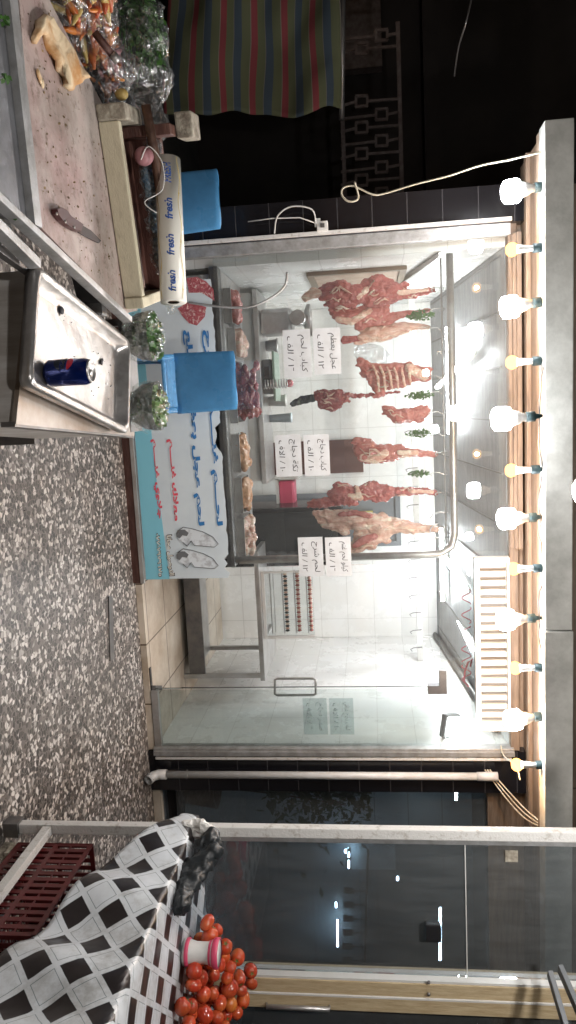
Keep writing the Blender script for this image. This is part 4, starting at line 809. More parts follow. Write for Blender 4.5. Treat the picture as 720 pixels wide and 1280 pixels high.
# bread
def flatpoly(pts, z, th, name, m, label, cat, parent=None, wob=.0):
    w = [PT(x, y, z) for x, y in pts]; g = G().prism(w, (0, 0, th))
    g.b.faces.ensure_lookup_table()
    bmesh.ops.triangulate(g.b, faces=g.b.faces[:]); bmesh.ops.subdivide_edges(g.b, edges=g.b.edges[:], cuts=2, use_grid_fill=True)
    for v in g.b.verts: v.co += Vector((0, 0, 1))*wob*noise.noise(v.co*22)+Vector((1, 1, 0))*wob*.3*noise.noise(v.co*40)
    bmesh.ops.smooth_vert(g.b, verts=g.b.verts[:], factor=.35, use_axis_x=True, use_axis_y=True, use_axis_z=True)
    return mk(name, g, m, parent, smooth=True, label=label, cat=cat)
flatpoly([(38, 48), (42, 28), (52, 18), (60, 22), (68, 36), (80, 58), (92, 78), (104, 98), (95, 99), (91, 107), (86, 114), (76, 108), (79, 98), (66, 82), (58, 60), (53, 43), (46, 45), (41, 56)], .953, .020, 'bread', 'bread', 'torn piece of flatbread at the edge of the cutting surface', 'bread', wob=.022)
# knife
kn = thing('knife', 'small knife with riveted maroon handle on the cutting surface', 'knife', PT(95, 283))
def kp(pts, z, th, m, name, par=kn): return mk(name, G().prism([PT(x, y, z) for x, y in pts], (0, 0, th)), m, par)
hd = kp([(64, 262), (70, 260), (76, 263), (82, 271), (90, 276), (97, 281), (94, 290), (88, 288), (79, 283), (71, 276), (65, 268)], .954, .016, 'handle', 'handle')
kp([(92, 281), (96, 278), (100, 281), (112, 288), (125, 301), (122, 304), (110, 298), (97, 291)], .956, .004, 'blade', 'blade')
for x, y in ((71, 267), (82, 277), (93, 284)): p = PT(x, y, .972); mk('rivet', G().lathe([(0, .002), (.004, .001), (.004, -.001)], p, 10), 'steel', kn)
g = G(); rg = random.Random(9)
for k in range(330):
    x, y = rg.uniform(30, 150), rg.uniform(10, 385); 
    if x-24 > (y*.36+36) or x-30 < y*.1 or (y > 280 and x < 50+(y-280)*1.0): continue
    p = PT(x, y, .9525); r = rg.uniform(.001, .004)
    if rg.random() < .5: g.ball(p, (r, r*rg.uniform(.4, 1.3), r*.4), 1)
    else: g.leaf(p, r*2.2, rg)
mk('food_scraps', g, 'scrap', kind='stuff', label='scattered crumbs and herb scraps on the cutting surface', cat='scraps')
g = G()
for x, y in ((48, 92), (50, 98), (53, 104)): g.ball(PT(x, y, .955), (.012, .008, .004), 2)
mk('onion_piece', g, 'bread', label='small pale chopped food piece below the flatbread', cat='food')
g = G(); rg = random.Random(5)
for x, y, n_ in ((6, 25, 14), (8, 96, 8), (20, 268, 6)):
    for k in range(n_): g.leaf(PT(x+rg.uniform(-5, 5), y+rg.uniform(-6, 6), .952+rg.uniform(0, .006)), .012, rg)
mk('herb_scraps', g, 'leaf', kind='stuff', label='torn green herb leaves on the table gutter', cat='scraps')

# wooden box with foil roll
bx = thing('wooden_box', 'long cream wooden box frame on the far side of the cutting surface', 'box', PT(150, 260))
def W(x, y, z): return P(x, y, 'z', z)
f0, f1 = W(128, 152, .965), W(160, 372, .965)
d_ = (f1-f0).normalized(); n2_ = Vector((-d_.y, d_.x, 0)); ln = (f1-f0).length
Mb = Matrix((d_, n2_, Vector((0, 0, 1)))).transposed().to_4x4(); Mb.translation = Vector((f0.x, f0.y, .952))
wd = .30
mk('front_board', G().box(0, ln, 0, .03, 0, .06, .004, Mb), 'cream', bx)
mk('end_board', G().box(-.045, -.001, -.005, wd*.55, .0, .085, .005, Mb), 'oldwood', bx); mk('end_board', G().box(ln+.001, ln+.035, -.005, wd, .0, .06, .005, Mb), 'cream', bx, label='cream end board nearest the bowls')
mk('back_board', G().box(0, ln, wd-.03, wd, 0, .11, .004, Mb), 'maroon', bx); mk('bottom', G().box(0, ln, .031, wd-.031, 0, .008, 0, Mb), 'maroon', bx)
mk('end_block', G().box(-.04, .035, wd-.06, wd+.06, .17, .225, .006, Mb), 'oldwood', bx)
mk('end_board', G().box(-.002, .03, .165, wd-.06, .0, .17, .003, Mb), 'maroon', bx)
st_ = [Mb@Vector(v) for v in ((-.05, .12, .115), (.1, .14, .12), (.5, .16, .12), (ln, .17, .10))]
mk('stick', G().tube(st_, [.014, .015, .014, .012], 10), 'stick', label='brown wooden stick lying along the cream box', cat='stick')
st_ = [Mb@Vector(v) for v in ((.02, .09, .03), (.3, .10, .03), (ln-.02, .10, .03))]
mk('stick', G().tube(st_, .013, 10), 'maroon', label='dark red stick lying deep inside the cream box', cat='stick')
p = Mb@Vector((.09, .10, .095)); mk('onion', G().ball(p, (.028, .026, .030), 3), 'pinkskin', label='small pink onion tied to the stick in the cream box', cat='onion')
mk('string', G().tube(smooth([p+Vector((.02, -.035, .0)), p+Vector((-.01, -.05, .03)), p+Vector((.03, -.02, .06)), p+Vector((.10, .0, .05)), p+Vector((.14, -.03, .0)), p+Vector((.17, -.01, .03))]), .0018, 5), 'wwire', label='white string looped round the onion and stick', cat='string')
# foil roll
ra_, rb_ = P(209, 200, 'y', 2.42), P(217, 378, 'y', 2.36); ax = (rb_-ra_); rl = ax.length; ax.normalize(); rr_ = .041
up_ = Vector((0, -.35, .94)).normalized(); sd = ax.cross(up_).normalized(); up_ = sd.cross(ax)
# local cylinder frame: z along the axis, drawing faces local -Y
Mr = Matrix((-(sd.cross(ax)), sd*1.0, ax)).transposed().to_4x4()
Mr = Matrix.Translation((ra_+rb_)/2)@Matrix((up_, -sd*1.0, ax)).transposed().to_4x4()
if Mr.to_3x3().determinant() < 0: Mr = Matrix.Translation((ra_+rb_)/2)@Matrix((-up_, -sd, ax)).transposed().to_4x4()
toward = (Mr.to_3x3()@Vector((0, -1, 0))).dot(CAM-ra_)
rl_t = thing('foil_roll', 'white and gold printed roll of foil lying upside down on the wooden box', 'foil roll', (ra_+rb_)/2)
mk('tube', xf(G().lathe([(.018, -rl/2), (rr_, -rl/2), (rr_, rl/2), (.018, rl/2)], seg=32), Mr), 'rollp', rl_t); mk('core', xf(G().lathe([(0, -rl/2+.006), (.0185, -rl/2+.006)], seg=20).lathe([(.0185, rl/2-.006), (0, rl/2-.006)], seg=20), Mr), 'stick', rl_t)
for ph in (-1.5, .42, 2.6):
    g = G(); nseg = 60
    a_ = []; 
    for k in range(nseg+1):
        z = -rl/2+.004+(rl-.008)*k/nseg; u = rr_*ph+.006*math.sin(z*42+ph); wv = .0025+.0015*math.sin(z*42+1); a_.append((u, wv, z))
    vs = [[g.b.verts.new((u-wv, 0, z)), g.b.verts.new((u+wv, 0, z))] for u, wv, z in a_]
    for s0, s1 in zip(vs, vs[1:]): g.b.faces.new((s0[0], s0[1], s1[1], s1[0]))
    mk('wave_print', xf(wrap(g, rr_), Mr), 'gold', rl_t)
for k, zc in enumerate((-.375, -.125, .125, .375)):
    g = text_mesh('FRESH' if k == 0 else 'fresh', rl*.145, .024, .03, .2)
    xf(g, Matrix.Translation((0, 0, zc*rl))@Matrix.Rotation(R(90), 4, 'Y'))
    for v in g.b.verts: v.co.x += rr_*-.55
    mk('lettering', xf(wrap(g, rr_), Mr), 'lbl', rl_t)
# crumpled wrap parcel between stick and roll
bl = []
for k in range(16):
    f = k/15; p = Mb@Vector((.07+f*(ln-.15), .20+.012*math.sin(k*2), .085+.012*math.cos(k*3))); bl.append((p, (.035, .020, .022)))
w = mk('wrapped_pack', blobmesh(bl, .007, .02, .02, 1, True), 'bluewrap', label='narrow blue printed pack wrapped in clear film beside the foil roll', cat='pack')
bl2 = [(c+Vector((0, -.004, .004)), (r_[0]*1.2, r_[1]*1.35, r_[2]*1.4)) for c, r_ in bl]
for k in range(9): p = Mb@Vector((.50+rnd.uniform(-.06, .05), .13+rnd.uniform(-.08, .05), .13+rnd.uniform(-.02, .02))); bl2.append((p, (.022, .018, .014)))
mk('film', blobmesh(bl2, .007, .05, .02, 0, True), 'film', w)

# bags of food
def heap(c, rx, ry, rz, n, ms, seed, parent, size=.02, long=2.4):
    rg = random.Random(seed); gs = {m: G() for m in ms}
    for k in range(n):
        while True:
            q = Vector((rg.uniform(-1, 1), rg.uniform(-1, 1), rg.uniform(-1, 1)))
            if q.length < 1: break
        p = Vector(c)+Vector((q.x*rx, q.y*ry, q.z*rz)); d = Vector((rg.gauss(0, 1), rg.gauss(0, 1), rg.gauss(0, .4))).normalized()*size*long/2; m = rg.choice(ms); s_ = size*rg.uniform(.3, .55)
        gs[m].tube([p-d, p-d*.4+Vector((0, 0, .004)), p+d*.4, p+d], [s_*.4, s_, s_*.9, s_*.3], 7)
    for m, g in gs.items(): mk('food_pieces', g, m, parent)
c = P(112, 45, 'y', 2.35)
bg1 = thing('pickle_bag', 'clear plastic bag of orange and red pickled peppers at the left edge', 'bag', (c.x, c.y, .95))
for i, (x, y, Yq) in enumerate(((95, 0, 2.15), (112, 45, 2.3), (128, 82, 2.4), (110, -30, 2.15))):
    cc = P(x, y, 'y', Yq); heap(cc, .075, .10, .06, 60, ['orange', 'yellowf', 'orange2'] if i != 2 else ['orange', 'orange2', 'pinkskin'], 20+i, bg1, .022, 4.2)
bl = [(P(x, y, 'y', Yq), (.105, .12, .085)) for x, y, Yq in ((92, -10, 2.15), (108, 25, 2.25), (120, 60, 2.35), (132, 92, 2.42), (108, -40, 2.12))]
mk('film', blobmesh(bl, .012, .085, .11, 2), 'film2', bg1)
sp_ = thing('spatula', 'metal spoon end with pale handle resting in the pickle bag', 'spoon', P(142, 72, 'y', 2.2))
mk('handle', G().tube([P(118, 40, 'y', 2.15), P(140, 68, 'y', 2.18)], .011, 8), 'maroon', sp_); mk('cap', G().tube([P(140, 68, 'y', 2.18), P(148, 77, 'y', 2.19)], .013, 10), 'steel', sp_)
c = P(185, 50, 'y', 2.55)
bg2 = thing('herb_bag', 'clear plastic bag of green herbs right behind the pickled peppers', 'bag', (c.x, c.y, .95))
rg = random.Random(31); g = G()
for k in range(900):
    f = rg.random(); x = 160+f*34+rg.uniform(-14, 14); y = -10+f*70+rg.uniform(-30, 30); g.leaf(P(x, y, 'y', 2.52+rg.uniform(-.07, .07)), rg.uniform(.012, .026), rg)
for k in range(60):
    p = P(160+rg.uniform(-10, 35), rg.uniform(-10, 40), 'y', 2.5); g.tube([p, p+Vector((rg.uniform(.05, .16), rg.uniform(-.03, .03), rg.uniform(-.05, .05)))], .0018, 4)
mk('herbs', g, 'leaf', bg2)
bl = [(P(x, y, 'y', 2.52), (.10, .09, .085)) for x, y in ((165, -10), (170, 25), (180, 58), (182, 90))]+[(P(x, y, 'y', 2.5), (.05, .05, .055)) for x, y in ((178, 112), (184, 135), (192, 158))]
mk('film', blobmesh(bl, .012, .085, .11, 2), 'film2', bg2)
p = P(152, 118, 'y', 2.3); mk('lemon', G().ball(p, (.017, .015, .020), 3), 'yellowf', label='small yellow lemon piece at the bottom of the herb bag', cat='lemon')
# support shelf the bags rest on
sb = thing('bag_shelf', 'dark low shelf carrying the food bags behind the meat table', 'shelf', (-1.3, 2.5, 0))
zz = .93; mk('board', G().box(-2.2, -.93, 2.36, 2.75, zz-.05, zz-.02), 'darkcab', sb)
for x in (-2.1, -1.0): mk('leg', G().box(x-.02, x+.02, 2.6, 2.64, 0, zz-.05), 'darksteel', sb)

# ------------------------------------------------------------------ tray cart
ZC = .90
ct = thing('steel_cart', 'stainless steel cart body under the aluminium tray', 'cart', (-.1, 2.0, 0))
ca, cb_, cc_, cd_ = P(48, 345, 'z', .885), P(14, 535, 'z', .885), P(180, 546, 'z', .885), P(163, 425, 'z', .885)
ca, cb_, cc_, cd_ = [Vector((q.x, q.y, .885)) for q in (P(40, 333, 'z', .885), P(20, 530, 'z', .885), P(168, 545, 'z', .885), P(172, 430, 'z', .885))]
mk('top', G().prism([ca, cb_, cc_, cd_], (0, 0, -.012)), 'cartsteel', ct)  # top colour darkened to tan to carry its dark reflection
sh_ = lambda q, s_: Vector((q.x, q.y, 0))+((ca+cc_)/2-q)*s_
lo = [Vector((q.x, q.y, .875)) for q in [v+((ca+cc_)/2-v)*.03 for v in (ca, cb_, cc_, cd_)]]
mk('body', G().prism(lo, (0, 0, -.34)), 'cartbody', ct)  # side colour lightened because little light reaches it
mk('front_lip', G().bar(cb_+Vector((0, 0, -.02)), cc_+Vector((0, 0, -.02)), .012, .035), 'darksteel', ct)
for q in lo: mk('leg', G().box(q.x-.018, q.x+.018, q.y-.018, q.y+.018, 0, .534), 'darksteel', ct)
mk('side_bar', G().bar(ca+Vector((-.14, -.08, -.04)), ca+Vector((-.01, -.0, -.03)), .022, .022, .003), 'alu', ct)
ty = thing('metal_tray', 'dented shallow aluminium tray with foil-like sides on the cart', 'tray', (-.15, 2.1, ZC))
T = [P(46, 337, 'z', ZC+.03), P(38, 478, 'z', ZC+.03), P(158, 538, 'z', ZC+.03), P(160, 428, 'z', ZC+.03)]
T = [Vector((q.x, q.y, ZC+.032)) for q in T]; cen = sum(T, Vector())/4
def ring(off, z, rad=.03, seg=5):
    out = []
    for i, q in enumerate(T):
        a_, b_ = T[i-1], T[(i+1) % 4]; d1, d2 = (a_-q).normalized(), (b_-q).normalized(); q_ = q+(d1+d2).normalized()*off*1.35
        for k in range(seg+1):
            f = k/seg; p1, p2 = q_+d1*rad, q_+d2*rad; out.append(((1-f)**2*p1+2*f*(1-f)*q_+f*f*p2).xy.to_3d()+Vector((0, 0, z)))
    res_ = []
    n_ = len(out)
    for i in range(n_):
        a_, b_ = out[i], out[(i+1) % n_]; m_ = max(1, int((b_-a_).length/.03))
        for k in range(m_): res_.append(a_.lerp(b_, k/m_))
    return out
g = G(); rings = []
for off, z in ((-.008, ZC+.006), (-.010, ZC+.028), (-.004, ZC+.036), (.006, ZC+.035), (.010, ZC+.031), (.022, ZC+.006), (.034, ZC+.002)): rings.append([g.b.verts.new(v+Vector((0, 0, .0035*noise.noise(v*30)))) for v in ring(off, z)])
for a_, b_ in zip(rings, rings[1:]):
    n_ = len(a_)
    for k in range(n_): f = g.b.faces.new((a_[k], a_[(k+1) % n_], b_[(k+1) % n_], b_[k])); f.smooth = True
g.b.faces.new(rings[-1])
mk('pan', g, 'tray', ty, solid=-.0015)
g = G()
for x, y, r_ in ((77, 388, .011), (86, 381, .007), (88, 386, .005), (92, 390, .004), (127, 453, .008), (128, 450, .006)): g.ball(P(x, y, 'z', ZC+.008), (r_, r_*1.2, r_*.5), 2)
for k in range(45): g.ball(P(rnd.uniform(65, 140), rnd.uniform(375, 500), 'z', ZC+.0045) if True else 0, rnd.uniform(.0008, .0022), 1)
mk('tray_scraps', g, 'ink', kind='stuff', label='burnt crumbs and olive bits in the tray', cat='scraps')
# soft drink can
cp = P(58, 467, 'z', ZC+.004); cn_ = thing('drink_can', 'deep blue soft drink can with round emblem standing in the tray', 'can', (cp.x, cp.y, ZC+.004))
Rc, Hc = .033, .118
mk('body', G().lathe([(.0, .003), (.022, .0), (.026, .002), (Rc, .012), (Rc, Hc-.016), (.0285, Hc-.004)], seg=40), 'canblue', cn_, local=True)
lid_ = mk('lid', G().lathe([(.0285, Hc-.004), (.0275, Hc), (.025, Hc), (.024, Hc-.004), (0, Hc-.004)], seg=32), 'steel', cn_, local=True)
mk('pull_tab', G().lathe([(0, 0), (.009, 0), (.009, .0015), (0, .0015)], (.004, 0, Hc-.003), 16), 'steel', lid_, local=True)
def disc(r0, zlo=-9, zhi=9, n=40):
    g = G(); cols = []
    for k in range(n+1):
        x = -r0+2*r0*k/n; hh = math.sqrt(max(0, r0*r0-x*x)); a_, b_ = max(-hh, zlo), min(hh, zhi)
        if b_ <= a_: cols.append(None); continue
        cols.append((g.b.verts.new((x, 0, a_)), g.b.verts.new((x, 0, b_))))
    for s0, s1 in zip(cols, cols[1:]):
        if s0 and s1: g.b.faces.new((s0[0], s0[1], s1[1], s1[0]))
    return g
Ra = Matrix.Rotation(R(-46), 4, 'Z'); Tz = Matrix.Translation((0, 0, .056))
for nm, g_, m_, lf in (('emblem', disc(.027), 'canwhite', .0004), ('emblem', disc(.0245, .009), 'canred', .0008), ('emblem', disc(.0245, -9, -.009), 'candark', .0008)):
    mk(nm, xf(wrap(g_, Rc, lf), Tz@Ra), m_, cn_, local=True)
g = text_mesh('PEPSI', .040, .0095, .03); mk('lettering', xf(wrap(g, Rc, .0012), Tz@Ra), 'ink', cn_, local=True)

# bowls
def glass_bowl(x, y, Yb, label, seed, r=.075, h=.085):
    p = P(x, y, 'y', Yb); c = Vector((p.x, p.y, ZC-.012)); b = thing('glass_bowl', label, 'bowl', c, 'film covered glass bowls')
    pr = [(0, .004), (r*.45, .004), (r*.5, 0), (r*.62, .012), (r*.9, h*.5), (r, h), (r*.965, h), (r*.86, h*.5), (r*.55, .016), (0, .012)]
    mk('bowl', xf(G().lathe(pr, seg=32), Matrix.Translation(c)), 'bowl', b)
    rg = random.Random(seed); g = G(); gg = G()
    for k in range(420):
        a, q, zz = rg.uniform(0, 6.28), math.sqrt(rg.random())*r*.85, rg.uniform(.02, h*1.15); q *= min(1, .5+zz/h*.5); (g if rg.random() < .9 else gg).leaf(c+Vector((q*math.cos(a), q*math.sin(a), zz)), rg.uniform(.014, .030), rg)
    mk('herb_filling', g, 'leaf' if seed == 41 else 'leafl', b); mk('pale_scraps', gg, 'bread', b)
    bl = [(c+Vector((0, 0, h*.55)), (r*1.05, r*1.05, h*.62)), (c+Vector((0, 0, h*.9)), (r*1.02, r*1.02, h*.4))]
    mk('film', blobmesh(bl, .008, .028, .03, 0, True), 'film3', b)
glass_bowl(190, 420, 2.50, 'glass bowl of dark herbs under clear film, beside the box end', 41, .085, .10)
glass_bowl(190, 508, 2.50, 'glass bowl of lighter green herbs under clear film, right of the dark one', 42, .085, .10)
bs_ = thing('bowl_shelf', 'narrow steel shelf at the far end of the cart holding two bowls', 'shelf', (-.1, 2.55, 0))
mk('board', G().box(-.34, .06, 2.49, 2.62, ZC-.03, ZC-.0135), 'darksteel', bs_)
for x in (-.32, .04): mk('leg', G().box(x-.012, x+.012, 2.58, 2.61, 0, ZC-.03), 'darksteel', bs_)

# ================================================================== RIGHT: stall
sf = thing('stall_frame', 'chipped white metal frame post and base bar of the right stall', 'stall frame', (1.82, 2.98, 0))
q = P(20, 1027, 'y', 2.98); q2 = P(540, 1043, 'y', 2.98)
mk('post', G().box(1.80, 1.845, 2.96, 3.0, 0, 2.75, .004), 'whitep', sf)
mk('base_bar', G().box(1.803, 1.842, 1.2, 2.955, .185, .225, .003), 'whitep', sf)
mk('foot', G().box(1.79, 1.855, 2.945, 3.012, 0, .07), 'darksteel', sf)
mk('post', G().box(1.80, 1.845, 1.16, 1.2, 0, .85, .004), 'whitep', sf); mk('post', G().box(2.96, 3.0, 2.96, 3.0, 0, .85, .004), 'whitep', sf)
mk('tabletop', G().box(1.80, 3.0, 1.2, 2.955, .845, .87), 'maroon', sf)
# crate(s)
def crate_geo(w, d, h):
    g = G(); t = .008
    for z in (0.0, h-.02, h*.5): 
        g.box(0, w, 0, t, z, z+.02); g.box(0, w, d-t, d, z, z+.02); g.box(0, t, t, d-t, z, z+.02); g.box(w-t, w, t, d-t, z, z+.02)
    nx, ny = 11, 14
    for k in range(nx+1): x = (w-.018)*k/nx; g.box(x, x+.018, .001, t-.001, .0, h); g.box(x, x+.018, d-t+.001, d-.001, .0, h)
    for k in range(ny+1): y = (d-.022)*k/ny; g.box(.001, t-.001, y, y+.022, 0, h); g.box(w-t+.001, w-.001, y, y+.022, 0, h)
    for k in range(5): z = .02+(h-.04)*k/4; g.box(.002, w-.002, .0012, t-.0012, z, z+.006); g.box(.0012, t-.0012, .002, d-.002, z, z+.006)
    return g
def crate(loc, rot, label, w=.40, d=.58, h=.27):
    c = thing('plastic_crate', label, 'crate', loc); c.rotation_euler = (0, 0, rot)
    mk('walls', crate_geo(w, d, h), 'crate', c, local=True)
    g = G()
    for k in range(8): g.box(.01+k*(w-.03)/7, .02+k*(w-.03)/7, .01, d-.01, .003, .009)
    for k in range(11): g.box(.01, w-.01, .01+k*(d-.03)/10, .02+k*(d-.03)/10, .0095, .014)
    mk('bottom', g, 'crate', c, local=True); return c
crate((1.86, 2.34, .08), 0.0, 'dark red slatted plastic crate under the checked cloth', h=.35)
cb2 = thing('pallet', 'low pale wooden pallet under the red crate', 'pallet', (2.05, 2.6, 0))
for y in (2.36, 2.6, 2.84): mk('slat', G().box(1.86, 2.5, y, y+.07, .055, .075), 'oldwood', cb2)
for x in (1.88, 2.4): mk('runner', G().box(x, x+.05, 2.34, 2.95, 0, .054), 'oldwood', cb2)
# checked cloth: top + hanging side following a wavy hem
X0 = 1.795
def hemz(y):                      # how low the hem hangs along the table's left edge
    pts = [(1.15, .02), (1.6, .06), (2.07, .42), (2.3, .50), (2.65, .60), (2.85, .72), (3.02, .80)]
    for (a, za), (b, zb) in zip(pts, pts[1:]):
        if y <= b: f = (y-a)/(b-a); return za+(zb-za)*f
    return .8
TOPZ = .885
sc_k = 1/.1
def clothf(u, v):
    y = 1.12+1.92*u
    Ls = TOPZ-hemz(y); s_ = v*(Ls+1.15); d = s_-Ls
    if d < 0:
        x = X0-.02+.028*math.sin(y*17+.5)*min(1, -d/.25)-.03*min(1, -d/.3)*(1+.4*math.sin(y*5)); z = TOPZ+d; x += .012*noise.noise(Vector((y*6, z*6, 0)))+.009*abs(noise.noise(Vector((y*13+z*9, z*4-y*5, 2))))
    else: x = X0-.015+d; z = TOPZ+.004*noise.noise(Vector((x*7, y*7, 1)))-.006*max(0, 1-d/.03)
    if d < 0: y = y+.02*noise.noise(Vector((y*4, z*4, 3)))
    return (x, y, z)
def clothuv(u, v):
    y = 1.12+1.92*u; Ls = TOPZ-hemz(y); d = v*(Ls+1.15)-Ls; a, b = y, d; c, s_ = math.cos(R(48)), math.sin(R(48))
    return ((a*c+b*s_)*sc_k, (-a*s_+b*c)*sc_k)
mk('checked_cloth', G().sheet(clothf, 70, 90, clothuv), 'checks', label='black and white checked oilcloth draped over the stall table', cat='tablecloth', base=(X0, 2.1, .4), solid=.003)
# rear drape of the cloth, hanging at the far end of the table
def clothf2(u, v):
    x = 1.76+.42*u; z = TOPZ+.02-(.30*(1-u*.3)+.03*math.sin(u*9))*v; return (x-.04*v, 2.945+.03*math.sin(u*15)*v+.03*v, z)
# black bag at corner
p = P(245, 1085, 'y', 2.75)
bl = []
kk = [(262, 1054, 2.86, .055, .06, .045), (254, 1070, 2.8, .05, .07, .055), (246, 1085, 2.74, .04, .07, .06), (240, 1098, 2.68, .04, .07, .05), (232, 1112, 2.62, .04, .06, .04), (229, 1124, 2.57, .035, .05, .035), (226, 1138, 2.5, .03, .04, .02)]
for a, b in zip(kk, kk[1:]):
    for q in range(3): f = q/3; x, y, Y, ra1, ra2, ra3 = (a[i]+(b[i]-a[i])*f for i in range(6)); bl.append((P(x, y, 'y', Y), (ra1, ra2, ra3)))
bl.append((P(266, 1062, 'y', 2.8), (.03, .03, .05)))
mk('black_bag', blobmesh(bl, .008, .055, .07, 1), 'blackbag', label='crumpled black plastic bag on the far corner of the checked cloth', cat='bag')
bl = [(P(x, y, 'y', 2.93), (a, .035, c)) for x, y, a, c in ((250, 1038, .05, .05), (262, 1040, .04, .03), (235, 1040, .05, .05), (270, 1060, .05, .02))]
me = blobmesh(bl, .012, .05, .06, 1, True); mk('white_bag', me, 'white', label='crumpled white plastic bag behind the black bag by the post', cat='bag')
# cup of pink rimmed film
p = P(229, 1190, 'z', TOPZ); cu_ = thing('plastic_cup', 'white waisted cup with pink rims on the cloth beside the tomatoes', 'cup', (p.x, p.y, TOPZ+.004)); hC = S(46, p)*.98
mk('body', G().lathe([(0, .002), (.050, .002), (.050, .015), (.040, .05), (.040, hC-.05), (.052, hC-.012), (.052, hC-.004), (0, hC-.004)], seg=28), 'white', cu_, local=True)
mk('rim', G().lathe([(.051, .010), (.0525, .012), (.0525, .024), (.048, .026)], seg=28), 'pink', cu_, local=True); mk('rim', G().lathe([(.050, hC-.026), (.0555, hC-.02), (.0555, hC-.002), (.050, hC)], seg=28), 'pink', cu_, local=True)
mk('rim', G().lathe([(.0445, hC-.040), (.0455, hC-.038), (.0475, hC-.032), (.047, hC-.030)], seg=28), 'pink', cu_, local=True)
# tomatoes
def tomato():
    t = thing('tomato', '', 'tomato', (0, 0, 0)); r = .030
    pr = [(0, -r*1.02), (r*.5, -r*.92), (r*.86, -r*.55), (r, 0), (r*.92, r*.5), (r*.6, r*.86), (r*.2, r*.93), (0, r*.86)]
    mk('flesh', G().lathe(pr, seg=20), 'tomato', t, local=True)
    g = G()
    for k in range(5): a = k*1.257; g.b.faces.new([g.b.verts.new(v) for v in ((0, 0, r*.90), (.004*math.cos(a-.6), .004*math.sin(a-.6), r*.93), (.014*math.cos(a), .014*math.sin(a), r*.97), (.004*math.cos(a+.6), .004*math.sin(a+.6), r*.93))])
    mk('stalk', g, 'stem', t, local=True); return t
t0 = tomato(); used = False; rg = random.Random(4)
TP = [(259, 1153), (271, 1163), (262, 1171), (281, 1184), (297, 1196), (287, 1209), (280, 1196), (299, 1222), (313, 1213), (314, 1229), (304, 1249), (288, 1255), (287, 1236), (267, 1217), (274, 1206), (252, 1222), (242, 1231), (243, 1213), (254, 1243), (266, 1242), (275, 1254), (239, 1258), (255, 1268), (271, 1272), (236, 1279), (301, 1238), (270, 1185), (262, 1200), (284, 1222), (296, 1266), (280, 1284), (250, 1290)]
placed = []
for x, y in TP:
    Yt = 2.50+(x-236)/80*.36+(1280-y)/130*.12; p = P(x, y, 'y', Yt)
    if p.z < TOPZ+.031: p = P(x, y, 'z', TOPZ+.033)
    placed.append(p)
rg = random.Random(8)
for k in range(260):                                   # lower layers that carry the visible ones
    p = Vector((rg.uniform(2.2, 2.75), rg.uniform(2.46, 2.84), TOPZ+.033+rg.choice((0, 0, .045, .09, .13))))
    q = min(placed, key=lambda a: (a.xy-p.xy).length)
    if (q.xy-p.xy).length > .10 or p.z > q.z-.02 and (q.xy-p.xy).length > .0 and p.z > TOPZ+.04 and p.z > q.z-.03: continue
    if min((a-p).length for a in placed) < .052: continue
    placed.append(p)
for p in placed:
    t = t0 if not used else copy_tree(t0); used = True; t.location = p; t.rotation_euler = (rg.uniform(-1.6, 1.6), rg.uniform(-1.6, 1.6), rg.uniform(0, 6)); s_ = rg.uniform(.80, 1.16); t.scale = (s_, s_*rg.uniform(.9, 1.05), s_*rg.uniform(.9, 1.35))
    tag(t, 'ripe red tomato in the heap on the checked cloth', 'tomato', 'tomatoes heaped on the stall')
# glass partition + yellow posts
gp = thing('glass_partition', 'tall dark glass partition between the white post and the yellow wooden posts', 'partition', (2.2, 3.0, 0))
mk('pane', G().box(1.85, 2.50, 2.985, 2.993, .9, 2.75), 'glassd', gp)
z1 = P(582, 1130, 'y', 2.98).z; mk('seam', G().box(1.85, 2.50, 2.98, 2.984, z1, z1+.004), 'white', gp)
mk('edge_frame', G().box(1.846, 1.872, 2.975, 3.0, .9, 2.75), 'alu', gp); p = P(541, 1166, 'y', 2.96)
mk('lock', G().box(p.x-.04, p.x+.04, 2.95, 2.98, p.z-.03, p.z+.035, .004), 'darkcab', gp)
p = P(640, 1072, 'y', 2.97); mk('sticker', G().box(p.x-.026, p.x+.026, 2.978, 2.981, p.z-.026, p.z+.026, .0), 'oldwood', gp)
yp = thing('wooden_post', 'pair of aged yellow boards with white line forming a post right of the glass', 'post', (2.58, 3.0, 0))
mk('board', G().box(2.515, 2.580, 2.95, 3.05, 0, 2.75, .003), 'yellow', yp); mk('board', G().box(2.588, 2.655, 2.945, 3.05, 0, 2.75, .003), 'yellow', yp); mk('bead', G().box(2.5803, 2.5877, 2.943, 3.05, 0, 2.75), 'white', yp); mk('bead', G().box(2.503, 2.514, 2.955, 3.02, 0, 2.75), 'white', yp)
mk('bolt', G().ball(P(536, 1228, 'y', 2.945), .008, 2).ball(P(536, 1243, 'y', 2.94), .008, 2), 'darksteel', yp)
gq = thing('glass_door', 'dark glass door with steel handle right of the yellow posts', 'door', (3.2, 3.0, 0))
mk('pane', G().box(2.66, 3.6, 2.985, 2.993, .1, 2.75), 'glassd', gq)
a, b = P(325, 1258, 'y', 2.93), P(420, 1258, 'y', 2.93); mk('handle', G().tube([(a.x, 2.985, a.z+.03), (a.x, 2.93, a.z+.03), (a.x, 2.93, b.z-.03), (a.x, 2.985, b.z-.03)], .011, 8), 'steel', gq)
lv = thing('grey_slats', 'two grey metal slats leaning at the upper right, over the yellow posts', 'slat', P(700, 1245, 'y', 2.8))
mk('slat', G().bar(P(687, 1216, 'y', 2.8), P(712, 1300, 'y', 2.6), .05, .02, .003), 'grey', lv); mk('slat', G().bar(P(700, 1210, 'y', 2.82), P(735, 1290, 'y', 2.6), .05, .02, .003), 'grey', lv)

